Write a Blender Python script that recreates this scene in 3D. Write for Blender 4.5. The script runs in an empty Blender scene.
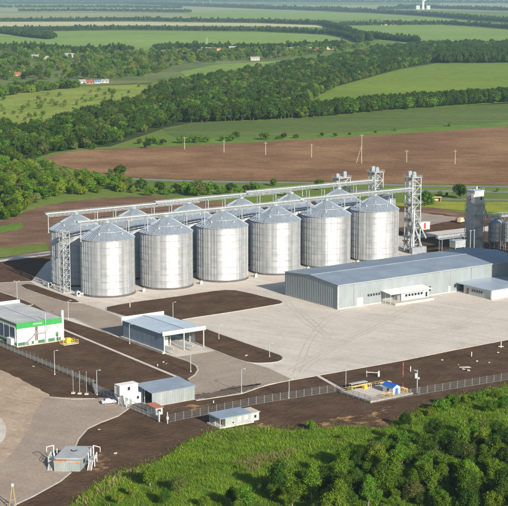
import bpy, bmesh, math, random
import numpy as np
from mathutils import Vector, Matrix

R = math.radians
PI = math.pi
rnd = random.Random(7)
SC = bpy.context.scene
COL = SC.collection

# ------------------------------------------------------------------ camera
F, TH, HC = 1511.1, 0.1719, 121.57          # focal length in photo pixels, pitch, height
cam_d = bpy.data.cameras.new('camera')
cam = bpy.data.objects.new('camera', cam_d)
COL.objects.link(cam)
cam.location = (0, 0, HC)
cam.rotation_euler = (PI/2 - TH, 0, 0)
cam_d.sensor_width = 36.0
cam_d.lens = 36.0 * F / 508.0
cam_d.clip_start = 1.0
cam_d.clip_end = 60000
SC.camera = cam

# ------------------------------------------------------------------ sky, sun, exposure
SUN_EL = R(23.0)
SUN_H = Vector((0.505, -0.863, 0)).normalized()
w = bpy.data.worlds.new('World')
SC.world = w
w.use_nodes = True
wn = w.node_tree.nodes
bg = wn['Background']
sky = wn.new('ShaderNodeTexSky')
sky.sky_type = 'NISHITA'
sky.sun_disc = False
sky.sun_elevation = SUN_EL
sky.sun_rotation = math.atan2(SUN_H.x, SUN_H.y)
w.node_tree.links.new(sky.outputs[0], bg.inputs[0])
bg.inputs[1].default_value = 0.08
sl = bpy.data.lights.new('sun', 'SUN')
sl.energy = 5.0
sl.angle = R(0.5)
sl.color = (1.0, 0.92, 0.79)
sun = bpy.data.objects.new('sun', sl)
COL.objects.link(sun)
sdir = -(SUN_H * math.cos(SUN_EL) + Vector((0, 0, math.sin(SUN_EL))))
sun.rotation_euler = sdir.to_track_quat('-Z', 'Y').to_euler()
sun.location = (200, -200, 300)
vs = SC.view_settings
vs.view_transform = 'Standard'
vs.look = 'None'
vs.exposure = 0.55
vs.gamma = 1.0
vs.use_curve_mapping = False

# ------------------------------------------------------------------ frames of reference
cT, sT = math.cos(TH), math.sin(TH)
def G(x, y, z=0.0):
    """photo pixel -> point on the horizontal plane at height z"""
    u = (x-254)/F; v = (y-253)/F
    d = (u, cT - v*sT, -sT - v*cT)
    t = (z-HC)/d[2]
    return Vector((d[0]*t, d[1]*t, z))
AN = 0.9567
DV = Vector((math.sin(AN), math.cos(AN), 0))      # along the silo rows
NV = Vector((-math.cos(AN), math.sin(AN), 0))     # away from the yard
OR = Vector((-59.65, 605.75, 0))
YAW = math.atan2(DV.y, DV.x)
def S(u, v, z=0.0):
    p = OR + DV*u + NV*v
    p.z = z
    return p

# ------------------------------------------------------------------ materials
MATS = {}
def _nodes(name):
    m = bpy.data.materials.new(name)
    m.use_nodes = True
    nt = m.node_tree
    return m, nt, nt.nodes['Principled BSDF'], nt.nodes, nt.links
def _noise(ns, ln, vec, scale, detail=6, rough=0.6, stretch=None, rot=0):
    n = ns.new('ShaderNodeTexNoise')
    n.inputs['Scale'].default_value = scale
    n.inputs['Detail'].default_value = detail
    n.inputs['Roughness'].default_value = rough
    if stretch:
        mp = ns.new('ShaderNodeMapping')
        mp.inputs['Rotation'].default_value = (0, 0, rot)
        mp.inputs['Scale'].default_value = stretch
        # point mapping scales before it rotates: rotate first in a mapping of its own
        mr = ns.new('ShaderNodeMapping')
        mr.inputs['Rotation'].default_value = (0, 0, rot)
        mp.inputs['Rotation'].default_value = (0, 0, 0)
        ln.new(vec, mr.inputs[0]); ln.new(mr.outputs[0], mp.inputs[0]); ln.new(mp.outputs[0], n.inputs['Vector'])
    else:
        ln.new(vec, n.inputs['Vector'])
    return n.outputs['Fac']
def _ramp(ns, ln, fac, stops):
    r = ns.new('ShaderNodeValToRGB')
    el = r.color_ramp.elements
    while len(el) < len(stops): el.new(0.5)
    for e, (p, c) in zip(el, stops):
        e.position = p; e.color = (c[0], c[1], c[2], 1)
    ln.new(fac, r.inputs[0])
    return r.outputs[0]
def _mix(ns, ln, fac, a, b, mode='MIX'):
    m = ns.new('ShaderNodeMix'); m.data_type = 'RGBA'; m.blend_type = mode
    if isinstance(fac, float): m.inputs[0].default_value = fac
    else: ln.new(fac, m.inputs[0])
    for s, k in ((a, 6), (b, 7)):
        if isinstance(s, (tuple, list)): m.inputs[k].default_value = (s[0], s[1], s[2], 1)
        else: ln.new(s, m.inputs[k])
    return m.outputs[2]
def paint(name, col, rough=0.55, metal=0.0, amt=0.10, scale=0.6, stretch=(1, 1, 1), bump=0.0, rust=None):
    """plain coat of paint / sheet metal with uneven tone, streaks and dirt"""
    if name in MATS: return MATS[name]
    m, nt, b, ns, ln = _nodes(name)
    tc = ns.new('ShaderNodeTexCoord')
    f1 = _noise(ns, ln, tc.outputs['Object'], scale, 5, 0.6, stretch)
    f2 = _noise(ns, ln, tc.outputs['Object'], scale*6, 4, 0.6, (1, 1, 0.25))
    c0 = tuple(c*(1-amt*1.6) for c in col); c1 = tuple(min(1, c*(1+amt)) for c in col)
    a = _ramp(ns, ln, f1, [(0.3, c0), (0.7, c1)])
    d = _ramp(ns, ln, f2, [(0.25, (1-amt,)*3), (0.6, (1, 1, 1))])
    c = _mix(ns, ln, 1.0, a, d, 'MULTIPLY')
    if rust:
        f3 = _noise(ns, ln, tc.outputs['Object'], scale*2.2, 8, 0.7)
        k = _ramp(ns, ln, f3, [(0.56, (0, 0, 0)), (0.7, (1, 1, 1))])
        c = _mix(ns, ln, k, c, rust)
    ln.new(c, b.inputs['Base Color'])
    b.inputs['Metallic'].default_value = metal
    rr = ns.new('ShaderNodeMapRange')
    rr.inputs[3].default_value = max(0.05, rough-0.1); rr.inputs[4].default_value = min(1, rough+0.12)
    ln.new(f1, rr.inputs[0]); ln.new(rr.outputs[0], b.inputs['Roughness'])
    if bump:
        bp = ns.new('ShaderNodeBump'); bp.inputs['Strength'].default_value = bump; bp.inputs['Distance'].default_value = 0.05
        ln.new(f2, bp.inputs['Height']); ln.new(bp.outputs[0], b.inputs['Normal'])
    MATS[name] = m
    return m
def earth(name, stops, scale=0.05, fine=0.9, streak=None, streak_amt=0.35, rough=0.95, bump=0.5, bdist=0.15, spots=None, grain=(0.74, 1.2)):
    """ground surface: large patches, fine grain and (optional) streaks along one direction"""
    if name in MATS: return MATS[name]
    m, nt, b, ns, ln = _nodes(name)
    tc = ns.new('ShaderNodeTexCoord'); vec = tc.outputs['Object']
    f1 = _noise(ns, ln, vec, scale, 7, 0.62)
    f2 = _noise(ns, ln, vec, fine, 5, 0.65)
    base = _ramp(ns, ln, f1, stops)
    g = _ramp(ns, ln, f2, [(0.25, (grain[0],)*3), (0.75, (grain[1],)*3)])
    c = _mix(ns, ln, 1.0, base, g, 'MULTIPLY')
    h = f2
    if streak:
        rot, across, along = streak
        f3 = _noise(ns, ln, vec, 1.0, 4, 0.6, (across, along, 1), rot)
        s = _ramp(ns, ln, f3, [(0.3, (1-streak_amt,)*3), (0.7, (1+streak_amt*0.6,)*3)])
        c = _mix(ns, ln, 1.0, c, s, 'MULTIPLY')
        h = f3
    if spots:
        f4 = _noise(ns, ln, vec, spots[0], 8, 0.7)
        k = _ramp(ns, ln, f4, [(spots[1], (0, 0, 0)), (spots[2], (1, 1, 1))])
        c = _mix(ns, ln, k, c, spots[3])
    ln.new(c, b.inputs['Base Color'])
    b.inputs['Roughness'].default_value = rough
    b.inputs['Specular IOR Level'].default_value = 0.06
    bp = ns.new('ShaderNodeBump'); bp.inputs['Strength'].default_value = bump; bp.inputs['Distance'].default_value = bdist
    ln.new(h, bp.inputs['Height']); ln.new(bp.outputs[0], b.inputs['Normal'])
    MATS[name] = m
    return m
def leaf(name, dark, light, trans=0.25, patch=None):
    if name in MATS: return MATS[name]
    m, nt, b, ns, ln = _nodes(name)
    ge = ns.new('ShaderNodeNewGeometry'); oi = ns.new('ShaderNodeObjectInfo')
    a = _ramp(ns, ln, ge.outputs['Random Per Island'], [(0.0, dark), (1.0, light)])
    hs = ns.new('ShaderNodeHueSaturation')
    mh = ns.new('ShaderNodeMapRange'); mh.inputs[3].default_value = 0.485; mh.inputs[4].default_value = 0.52
    mv = ns.new('ShaderNodeMapRange'); mv.inputs[3].default_value = 0.7; mv.inputs[4].default_value = 1.3
    ln.new(oi.outputs['Random'], mh.inputs[0]); ln.new(mh.outputs[0], hs.inputs['Hue'])
    wv = ns.new('ShaderNodeMath'); wv.operation = 'MULTIPLY'; wv.inputs[1].default_value = 7.31
    wf = ns.new('ShaderNodeMath'); wf.operation = 'FRACT'
    ln.new(oi.outputs['Random'], wv.inputs[0]); ln.new(wv.outputs[0], wf.inputs[0]); ln.new(wf.outputs[0], mv.inputs[0])
    ln.new(mv.outputs[0], hs.inputs['Value'])
    if patch:
        tc = ns.new('ShaderNodeTexCoord')
        f = _noise(ns, ln, tc.outputs['Object'], patch[0], 5, 0.6)
        a = _mix(ns, ln, _ramp(ns, ln, f, [(0.38, (0, 0, 0)), (0.62, (1, 1, 1))]), a, _mix(ns, ln, 1.0, a, patch[1], 'MULTIPLY'))
    ln.new(a, hs.inputs['Color'])
    ln.new(hs.outputs[0], b.inputs['Base Color'])
    b.inputs['Roughness'].default_value = 0.8
    b.inputs['Specular IOR Level'].default_value = 0.05
    tr = ns.new('ShaderNodeBsdfTranslucent'); ln.new(hs.outputs[0], tr.inputs['Color'])
    mx = ns.new('ShaderNodeMixShader'); mx.inputs[0].default_value = trans
    ln.new(b.outputs[0], mx.inputs[1]); ln.new(tr.outputs[0], mx.inputs[2])
    ln.new(mx.outputs[0], ns['Material Output'].inputs[0])
    MATS[name] = m
    return m
def silo_steel():
    """galvanised sheets: every sheet round the wall has a tone of its own"""
    m, nt, b, ns, ln = _nodes('galvanised_silo_sheet')
    tc = ns.new('ShaderNodeTexCoord'); sp = ns.new('ShaderNodeSeparateXYZ')
    ln.new(tc.outputs['Object'], sp.inputs[0])
    at = ns.new('ShaderNodeMath'); at.operation = 'ARCTAN2'
    ln.new(sp.outputs[1], at.inputs[0]); ln.new(sp.outputs[0], at.inputs[1])
    def q(inp, mul):
        a = ns.new('ShaderNodeMath'); a.operation = 'MULTIPLY'; a.inputs[1].default_value = mul
        f = ns.new('ShaderNodeMath'); f.operation = 'FLOOR'
        ln.new(inp, a.inputs[0]); ln.new(a.outputs[0], f.inputs[0]); return f.outputs[0]
    cb = ns.new('ShaderNodeCombineXYZ'); ln.new(q(at.outputs[0], 24/(2*PI)), cb.inputs[0])
    ln.new(q(sp.outputs[2], 1/1.15), cb.inputs[1])
    wh = ns.new('ShaderNodeTexWhiteNoise'); ln.new(cb.outputs[0], wh.inputs[0])
    cb2 = ns.new('ShaderNodeCombineXYZ'); ln.new(q(at.outputs[0], 48/(2*PI)), cb2.inputs[0])
    wh2 = ns.new('ShaderNodeTexWhiteNoise'); ln.new(cb2.outputs[0], wh2.inputs[0])
    f1 = _noise(ns, ln, tc.outputs['Object'], 0.5, 6, 0.6, (1, 1, 0.3))
    a = _ramp(ns, ln, wh.outputs[0], [(0, (0.42, 0.435, 0.445)), (1, (0.50, 0.515, 0.52))])
    d = _ramp(ns, ln, wh2.outputs[0], [(0, (0.88,)*3), (1, (1.06,)*3)])
    e = _ramp(ns, ln, f1, [(0.3, (0.86,)*3), (0.65, (1.03,)*3)])
    c = _mix(ns, ln, 1.0, _mix(ns, ln, 1.0, a, d, 'MULTIPLY'), e, 'MULTIPLY')
    ln.new(c, b.inputs['Base Color'])
    b.inputs['Metallic'].default_value = 0.62
    mr = ns.new('ShaderNodeMapRange'); mr.inputs[3].default_value = 0.42; mr.inputs[4].default_value = 0.55
    ln.new(wh2.outputs[0], mr.inputs[0]); ln.new(mr.outputs[0], b.inputs['Roughness'])
    wv = ns.new('ShaderNodeTexWave'); wv.wave_type = 'BANDS'; wv.bands_direction = 'Z'
    wv.inputs['Scale'].default_value = 1.6; wv.inputs['Distortion'].default_value = 0
    ln.new(tc.outputs['Object'], wv.inputs['Vector'])
    bp = ns.new('ShaderNodeBump'); bp.inputs['Strength'].default_value = 0.55; bp.inputs['Distance'].default_value = 0.03
    ln.new(wv.outputs['Fac'], bp.inputs['Height']); ln.new(bp.outputs[0], b.inputs['Normal'])
    MATS['silo'] = m
    return m

STEEL = silo_steel()
ROOF = paint('silo_roof_sheet', (0.39, 0.45, 0.52), 0.45, 0.55, 0.07, 0.5, (1, 1, 0.3))
GALV = paint('galvanised_steel', (0.46, 0.50, 0.52), 0.5, 0.35, 0.12, 0.7)
GALVD = paint('weathered_steel', (0.36, 0.40, 0.45), 0.5, 0.35, 0.15, 0.7)
GRATE = paint('walkway_grating', (0.42, 0.43, 0.43), 0.6, 0.3, 0.15, 1.2)
WHITE = paint('white_paint', (0.80, 0.80, 0.77), 0.5, 0, 0.05, 0.5)
OFFW = paint('offwhite_panel', (0.40, 0.44, 0.455), 0.5, 0, 0.06, 0.4, (1, 1, 0.3))
GREYP = paint('grey_wall_sheet', (0.255, 0.295, 0.315), 0.5, 0.1, 0.06, 0.35, (1, 1, 0.3))
GREYR = paint('grey_roof_sheet', (0.29, 0.355, 0.435), 0.5, 0.15, 0.10, 0.12, (1, 1, 1))
PALER = paint('pale_roof_sheet', (0.42, 0.50, 0.59), 0.45, 0.2, 0.07, 0.2)
SHEDW = paint('silver_shed_sheet', (0.36, 0.40, 0.415), 0.45, 0.3, 0.12, 0.5, (1, 1, 0.2))
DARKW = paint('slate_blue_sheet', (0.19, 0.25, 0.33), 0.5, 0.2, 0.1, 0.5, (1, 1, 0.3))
GREEN = paint('green_paint', (0.03, 0.30, 0.07), 0.5, 0, 0.08, 0.6)
DGREEN = paint('dark_green_paint', (0.05, 0.16, 0.07), 0.6, 0, 0.12, 0.9)
BLUE = paint('blue_paint', (0.02, 0.14, 0.50), 0.45, 0, 0.08, 0.7)
YELLOW = paint('yellow_paint', (0.80, 0.52, 0.04), 0.5, 0, 0.1, 0.8)
OCHRE = paint('ochre_paint', (0.58, 0.46, 0.18), 0.55, 0, 0.15, 0.9)
RED = paint('red_paint', (0.55, 0.05, 0.04), 0.5, 0, 0.1, 0.8)
TERRA = paint('terracotta_sheet', (0.45, 0.17, 0.11), 0.6, 0, 0.12, 0.8)
ORANGE = paint('faded_orange_paint', (0.55, 0.26, 0.15), 0.65, 0, 0.25, 0.9, rust=(0.45, 0.42, 0.36))
BROWN = paint('brown_door_paint', (0.16, 0.10, 0.08), 0.5, 0, 0.1, 0.8)
BLACK = paint('black_rubber', (0.015, 0.015, 0.016), 0.7, 0, 0.1, 2.0)
CONC = paint('concrete', (0.50, 0.47, 0.42), 0.85, 0, 0.14, 0.5, bump=0.2)
PLINTH = paint('dark_plinth_concrete', (0.10, 0.095, 0.09), 0.85, 0, 0.15, 0.6)
WOOD = paint('wooden_post', (0.36, 0.28, 0.17), 0.8, 0, 0.2, 1.0, (1, 1, 0.2))
PALEPOST = paint('pale_concrete_post', (0.44, 0.38, 0.28), 0.8, 0, 0.1, 1.0)
BARK = paint('bark', (0.10, 0.075, 0.05), 0.9, 0, 0.25, 1.5, (1, 1, 0.2))
PBARK = paint('pale_bark', (0.30, 0.27, 0.20), 0.9, 0, 0.25, 1.5, (1, 1, 0.2))
def glass():
    m, nt, b, ns, ln = _nodes('dark_window_glass')
    b.inputs['Base Color'].default_value = (0.02, 0.026, 0.034, 1)
    b.inputs['Roughness'].default_value = 0.08
    b.inputs['IOR'].default_value = 1.5
    return m
GLASS = glass()
BGLASS = paint('blue_tinted_glass', (0.10, 0.16, 0.24), 0.15, 0.2, 0.15, 0.3)
CARW = paint('white_car_paint', (0.80, 0.80, 0.80), 0.25, 0, 0.02, 0.5)

# ------------------------------------------------------------------ mesh helpers
class MB:
    def __init__(s): s.v = []; s.f = []
    def add(s, vs, fs):
        o = len(s.v); s.v += [tuple(p) for p in vs]; s.f += [tuple(i+o for i in q) for q in fs]; return s
    def box(s, x0, x1, y0, y1, z0, z1, zt=None):
        """zt: optional four top heights (x0y0, x1y0, x1y1, x0y1)"""
        t = zt or (z1,)*4
        return s.add([(x0,y0,z0),(x1,y0,z0),(x1,y1,z0),(x0,y1,z0),(x0,y0,t[0]),(x1,y0,t[1]),(x1,y1,t[2]),(x0,y1,t[3])],
                     [(3,2,1,0),(4,5,6,7),(0,1,5,4),(1,2,6,5),(2,3,7,6),(3,0,4,7)])
    def bar(s, p, q, r, n=4, r2=None, cap=True):
        p = Vector(p); q = Vector(q); d = q-p
        if d.length < 1e-6: return s
        d.normalize()
        a = d.cross(Vector((0,0,1)) if abs(d.z) < 0.95 else Vector((1,0,0))).normalized(); b = d.cross(a)
        r2 = r if r2 is None else r2
        ph = PI/4 if n == 4 else 0
        vs = []
        for (c, rr) in ((p, r), (q, r2)):
            for i in range(n):
                t = 2*PI*i/n + ph
                vs.append(c + (a*math.cos(t) + b*math.sin(t))*rr)
        fs = [(i, (i+1) % n, n+(i+1) % n, n+i) for i in range(n)]
        if cap: fs += [tuple(range(n-1, -1, -1)), tuple(range(n, 2*n))]
        return s.add(vs, fs)
    def lathe(s, prof, n=24, c=(0, 0), a0=0.0, a1=2*PI):
        full = abs(a1-a0-2*PI) < 1e-6
        m = n if full else n+1
        vs = []
        for (r, z) in prof:
            for i in range(m):
                t = a0 + (a1-a0)*i/n
                vs.append((c[0]+r*math.cos(t), c[1]+r*math.sin(t), z))
        fs = []
        for k in range(len(prof)-1):
            for i in range(n):
                j = (i+1) % m if full else i+1
                fs.append((k*m+i, k*m+j, (k+1)*m+j, (k+1)*m+i))
        return s.add(vs, fs)
    def ribs(s, p, q, z0, z1, pitch=1.0, depth=0.05, z1b=None, out=None):
        """profiled sheet wall from p to q (2-D), top may slope to z1b; out = outward normal"""
        p = Vector((p[0], p[1])); q = Vector((q[0], q[1])); L = (q-p).length; d = (q-p)/L
        o = Vector(out) if out else Vector((d.y, -d.x))
        n = max(2, int(L/pitch)); vs = []
        prof = [(0, 0), (0.55, 0), (0.65, 1), (0.9, 1)]
        pts = [((i+a)/n, b) for i in range(n) for a, b in prof] + [(1, 0)]
        z1b = z1 if z1b is None else z1b
        for t, b in pts:
            x = p + d*(t*L) + o*(b*depth)
            vs += [(x.x, x.y, z0), (x.x, x.y, z1 + (z1b-z1)*t)]
        fs = [(2*i, 2*i+2, 2*i+3, 2*i+1) for i in range(len(pts)-1)]
        return s.add(vs, fs)
    def poly(s, pts, z0, z1):
        n = len(pts)
        return s.add([(p[0], p[1], z0) for p in pts] + [(p[0], p[1], z1) for p in pts],
                     [tuple(range(n-1, -1, -1)), tuple(range(n, 2*n))] + [(i, (i+1) % n, n+(i+1) % n, n+i) for i in range(n)])
    def mesh(s, name, mat, smooth=False):
        me = bpy.data.meshes.new(name)
        me.from_pydata(s.v, [], s.f)
        me.materials.append(mat)
        if smooth: me.polygons.foreach_set('use_smooth', [True]*len(me.polygons))
        me.update()
        return me
    def build(s, name, mat, parent=None, smooth=False, loc=None):
        return link(name, s.mesh(name, mat, smooth), parent, loc)
def link(name, me, parent=None, loc=None, rz=0):
    o = bpy.data.objects.new(name, me)
    COL.objects.link(o)
    o.parent = parent
    if loc is not None: o.location = loc
    if rz: o.rotation_euler = (0, 0, rz)
    return o
def tag(o, label=None, cat=None, group=None, kind=None):
    if label: o['label'] = label
    if cat: o['category'] = cat
    if group: o['group'] = group
    if kind: o['kind'] = kind
    return o
def thing(name, label, cat, loc=(0, 0, 0), rz=0.0, group=None):
    o = bpy.data.objects.new(name, None)
    COL.objects.link(o)
    o.location = loc; o.rotation_euler = (0, 0, rz); o.empty_display_size = 0.5
    return tag(o, label, cat, group)
def sheet(name, pts, z, mat, px=True, struct=True):
    """flat sheet over the polygon pts (photo pixels on the ground)"""
    bm = bmesh.new()
    ps = [G(x, y) if px else Vector((x, y, 0)) for x, y in pts]
    vs_ = [bm.verts.new((p.x, p.y, z)) for p in ps]
    f = bm.faces.new(vs_)
    bm.normal_update()
    if f.normal.z < 0: f.normal_flip()
    bmesh.ops.triangulate(bm, faces=[f])
    me = bpy.data.meshes.new(name); bm.to_mesh(me); bm.free()
    me.materials.append(mat)
    o = link(name, me)
    if struct: o['kind'] = 'structure'
    return o
def smooth_poly(pts, it=2):
    for _ in range(it):
        q = []
        for i in range(len(pts)):
            a, b = pts[i], pts[(i+1) % len(pts)]
            q += [(a[0]*.75+b[0]*.25, a[1]*.75+b[1]*.25), (a[0]*.25+b[0]*.75, a[1]*.25+b[1]*.75)]
        pts = q
    return pts
def rough(pts, n=6, ax=1.2, ay=0.35, seed=1):
    r = random.Random(seed); out = []
    for i in range(len(pts)):
        a, b = pts[i], pts[(i+1) % len(pts)]
        for k in range(n):
            f = k/n
            out.append((a[0]+(b[0]-a[0])*f + r.uniform(-ax, ax), a[1]+(b[1]-a[1])*f + r.uniform(-ay, ay)))
    return out
def kerb(name, pts, wd=0.35, z0=0.0, z1=0.16, mat=None, closed=True):
    """kerb stones along a world polyline"""
    n = len(pts); vs_ = []; fs = []
    P = [Vector((p[0], p[1])) for p in pts]
    for i in range(n):
        a = P[i-1] if (closed or i > 0) else P[i]; b = P[(i+1) % n] if (closed or i < n-1) else P[i]
        d = (b-a)
        d = d.normalized() if d.length > 1e-6 else Vector((1, 0))
        nn = Vector((-d.y, d.x))*wd/2
        for q in (P[i]+nn, P[i]-nn):
            vs_ += [(q.x, q.y, z0), (q.x, q.y, z1)]
    for i in range(n if closed else n-1):
        a = 4*i; b = 4*((i+1) % n)
        fs += [(a, b, b+1, a+1), (a+1, b+1, b+3, a+3), (a+3, b+3, b+2, a+2)]
    m = MB(); m.add(vs_, fs)
    return tag(m.build(name, mat or CONC), kind='structure')

# ------------------------------------------------------------------ ground, fields, roads
FA = YAW
M_MEADOW = earth('meadow_grass', [(0.3, (0.108, 0.173, 0.030)), (0.5, (0.146, 0.206, 0.041)), (0.72, (0.184, 0.234, 0.055))], 0.012, 0.25)
SOILST = [(0.30, (0.074, 0.045, 0.029)), (0.5, (0.104, 0.065, 0.042)), (0.72, (0.142, 0.093, 0.062))]
M_SOIL = earth('bare_dark_soil', SOILST, 0.11, 1.1, (-FA, 0.35, 0.9), 0.14, bump=0.9, bdist=0.35, spots=(0.5, 0.66, 0.80, (0.20, 0.15, 0.11)))
M_CLAY = earth('soil_with_clay', SOILST, 0.11, 1.1, (-FA, 0.3, 1.5), 0.35, bump=0.9, bdist=0.3, spots=(0.16, 0.50, 0.60, (0.38, 0.235, 0.115)))
M_TAN = earth('tan_subsoil', [(0.3, (0.363, 0.280, 0.204)), (0.6, (0.492, 0.386, 0.291)), (0.8, (0.601, 0.483, 0.375))], 0.09, 0.9, (-0.9, 0.35, 0.04), 0.12, spots=(0.12, 0.55, 0.75, (0.30, 0.22, 0.15)))
M_BACKSOIL = earth('reddish_graded_soil', [(0.3, (0.138, 0.083, 0.055)), (0.55, (0.218, 0.132, 0.086)), (0.75, (0.322, 0.196, 0.115))], 0.05, 0.6, (-0.1, 0.05, 0.6), 0.3)
M_ROAD = earth('worn_road', [(0.3, (0.290, 0.241, 0.199)), (0.55, (0.354, 0.297, 0.242)), (0.8, (0.425, 0.359, 0.296))], 0.06, 1.2, (0.75, 0.32, 0.03), 0.08, 0.8, 0.15, 0.05, spots=(0.10, 0.56, 0.8, (0.36, 0.315, 0.265)))
M_ROAD2 = earth('worn_haul_road', [(0.3, (0.320, 0.255, 0.209)), (0.55, (0.381, 0.309, 0.251)), (0.8, (0.452, 0.368, 0.296))], 0.06, 1.2, (-0.95, 0.30, 0.03), 0.08, 0.8, 0.15, 0.05, spots=(0.09, 0.55, 0.8, (0.42, 0.36, 0.30)))
M_YARD = earth('pale_concrete_yard', [(0.28, (0.53, 0.475, 0.42)), (0.45, (0.60, 0.545, 0.485)), (0.75, (0.645, 0.59, 0.53))], 0.05, 0.8, (0.62, 0.03, 0.30), 0.11, 0.8, 0.1, 0.03,
               spots=(0.09, 0.54, 0.74, (0.45, 0.395, 0.34)), grain=(0.86, 1.09))
M_GRAVEL = earth('gravel_strip', [(0.3, (0.184, 0.161, 0.138)), (0.7, (0.299, 0.265, 0.230))], 0.3, 2.2, None)
M_STAIN = earth('dark_stained_earth', [(0.3, (0.105, 0.084, 0.069)), (0.7, (0.180, 0.141, 0.111))], 0.2, 1.4, None)
M_PLOW = earth('ploughed_field_soil', [(0.3, (0.176, 0.098, 0.049)), (0.5, (0.259, 0.145, 0.076)), (0.72, (0.398, 0.244, 0.124))], 0.012, 0.42,
               (0.12, 0.06, 0.40), 0.34, 0.95, 0.9, 0.5, grain=(0.62, 1.28), spots=(0.018, 0.56, 0.74, (0.30, 0.195, 0.11)))
M_CROP = earth('young_crop', [(0.3, (0.098, 0.147, 0.036)), (0.55, (0.121, 0.173, 0.043)), (0.75, (0.151, 0.173, 0.053))], 0.006, 0.12, (0.12, 0.003, 0.07), 0.2)
M_CROP2 = earth('bright_crop', [(0.3, (0.144, 0.222, 0.029)), (0.6, (0.193, 0.269, 0.040)), (0.8, (0.240, 0.296, 0.050))], 0.003, 0.08, (0.9, 0.004, 0.05), 0.10)
M_CROP3 = earth('far_green_field', [(0.3, (0.180, 0.276, 0.058)), (0.6, (0.228, 0.327, 0.076)), (0.8, (0.285, 0.362, 0.095))], 0.0018, 0.03, (0.05, 0.001, 0.02), 0.10)
M_WHEAT = earth('far_pale_stubble', [(0.3, (0.456, 0.444, 0.240)), (0.7, (0.564, 0.540, 0.324))], 0.003, 0.05, None)
M_OLIVE = earth('far_olive_field', [(0.3, (0.247, 0.276, 0.115)), (0.7, (0.338, 0.348, 0.169))], 0.0015, 0.03, None)
M_PASTURE = earth('pasture', [(0.3, (0.156, 0.220, 0.034)), (0.5, (0.240, 0.296, 0.054)), (0.75, (0.325, 0.365, 0.083))], 0.015, 0.12, None, spots=(0.03, 0.58, 0.7, (0.10, 0.14, 0.032)))
M_YELLOW = earth('flowering_meadow', [(0.3, (0.192, 0.240, 0.036)), (0.6, (0.312, 0.324, 0.048)), (0.8, (0.408, 0.384, 0.072))], 0.06, 0.4, None)
M_VERGE = earth('green_verge', [(0.3, (0.094, 0.180, 0.025)), (0.7, (0.165, 0.252, 0.045))], 0.05, 0.4, None)
M_REED = earth('lush_grass_soil', [(0.3, (0.094, 0.164, 0.021)), (0.6, (0.144, 0.242, 0.031)), (0.8, (0.220, 0.296, 0.047))], 0.08, 1.0, None, bdist=0.4)
M_FARROAD = earth('far_asphalt', [(0.3, (0.20, 0.20, 0.19)), (0.7, (0.27, 0.26, 0.25))], 0.05, 0.5, None)
M_FOREST = earth('forest_floor', [(0.3, (0.040, 0.060, 0.018)), (0.7, (0.070, 0.090, 0.028))], 0.03, 0.3, None)

def ground():
    m = MB()
    m.add([(-16000, -800, 0), (16000, -800, 0), (16000, 30000, 0), (-16000, 30000, 0)], [(0, 1, 2, 3)])
    return tag(m.build('ground', M_MEADOW), kind='structure')
ground()
# distant fields, from far to near
sheet('far_field', [(-40, 5.5), (200, 5), (560, 5), (560, 13), (420, 10), (250, 13), (-40, 12)], 0.30, M_OLIVE)
sheet('far_green_strip', [(185, 13.5), (230, 10.5), (300, 11), (385, 14), (378, 19), (345, 20.5), (250, 19), (190, 17)], 0.45, M_CROP3)
sheet('far_field_band', [(-40, 12.5), (130, 13), (185, 13.5), (190, 17), (330, 21), (320, 24), (130, 20), (-40, 20.5)], 0.40, M_OLIVE)
sheet('stubble_strip', [(-40, 22), (130, 21.8), (262, 23.5), (322, 25.6), (322, 27.6), (262, 26.2), (130, 25.5), (0, 26.5), (-40, 27)], 0.50, M_WHEAT)
sheet('far_crop_field', rough([(-40, 33), (0, 34), (50, 39), (52, 31.5), (130, 30), (260, 31.5), (344, 35), (359, 43), (330, 45.5), (260, 48), (180, 51), (130, 52), (60, 51), (0, 48), (-40, 48)], 5, 3, 0.25), 0.30, M_CROP3)
sheet('far_right_field', [(360, 21), (445, 21.5), (560, 31), (560, 41), (440, 42), (380, 41), (362, 34), (345, 25)], 0.35, M_CROP3)
sheet('far_right_band', [(378, 13), (440, 18), (485, 22.5), (470, 24), (380, 20)], 0.58, M_CROP3)
sheet('far_right_stubble', [(440, 3), (560, 4), (560, 12), (440, 9)], 0.6, M_OLIVE)
M_VILLAGE = earth('village_meadow', [(0.3, (0.085, 0.125, 0.035)), (0.5, (0.14, 0.18, 0.055)), (0.75, (0.21, 0.24, 0.085))], 0.006, 0.05)
sheet('village_green', [(-60, 52), (130, 53), (260, 50), (345, 46), (270, 62), (190, 72), (150, 83), (-60, 92)], 0.25, M_VILLAGE)
sheet('mid_crop_field', [(180, 72), (215, 65), (292, 60), (275, 70), (235, 77), (195, 84)], 0.36, M_CROP3)
sheet('pasture', rough([(-60, 99), (0, 97), (30, 92), (77, 87.5), (140, 84), (158, 90), (135, 106), (104, 113), (66, 120), (48, 131), (0, 134), (-60, 137)], 8, 3, 0.8), 0.12, M_PASTURE)
sheet('dark_plot', [(103, 82), (150, 80.5), (152, 83.5), (105, 85.5)], 0.2, M_SOIL)
sheet('bright_crop_field', [(318, 95.5), (337, 87), (390, 72.3), (401, 70), (437, 64), (560, 62), (560, 101), (390, 109), (324, 112)], 0.10, M_CROP2)
sheet('forest_ground', [(-60, 136), (0, 133), (48, 130), (66, 119), (100, 113), (130, 108), (160, 91), (200, 82), (270, 70), (330, 60), (380, 50), (440, 45), (560, 44), (560, 53), (437, 63), (400, 69), (337, 86), (318, 95), (290, 118), (194, 122.5), (166, 128), (100, 150), (40, 160), (-60, 168)], 0.08, M_FOREST)
sheet('young_crop_field', [(162, 130), (194, 123), (260, 120.5), (324, 117), (390, 110.5), (560, 99), (560, 119), (390, 131), (260, 138), (180, 140)], 0.10, M_CROP)
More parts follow.
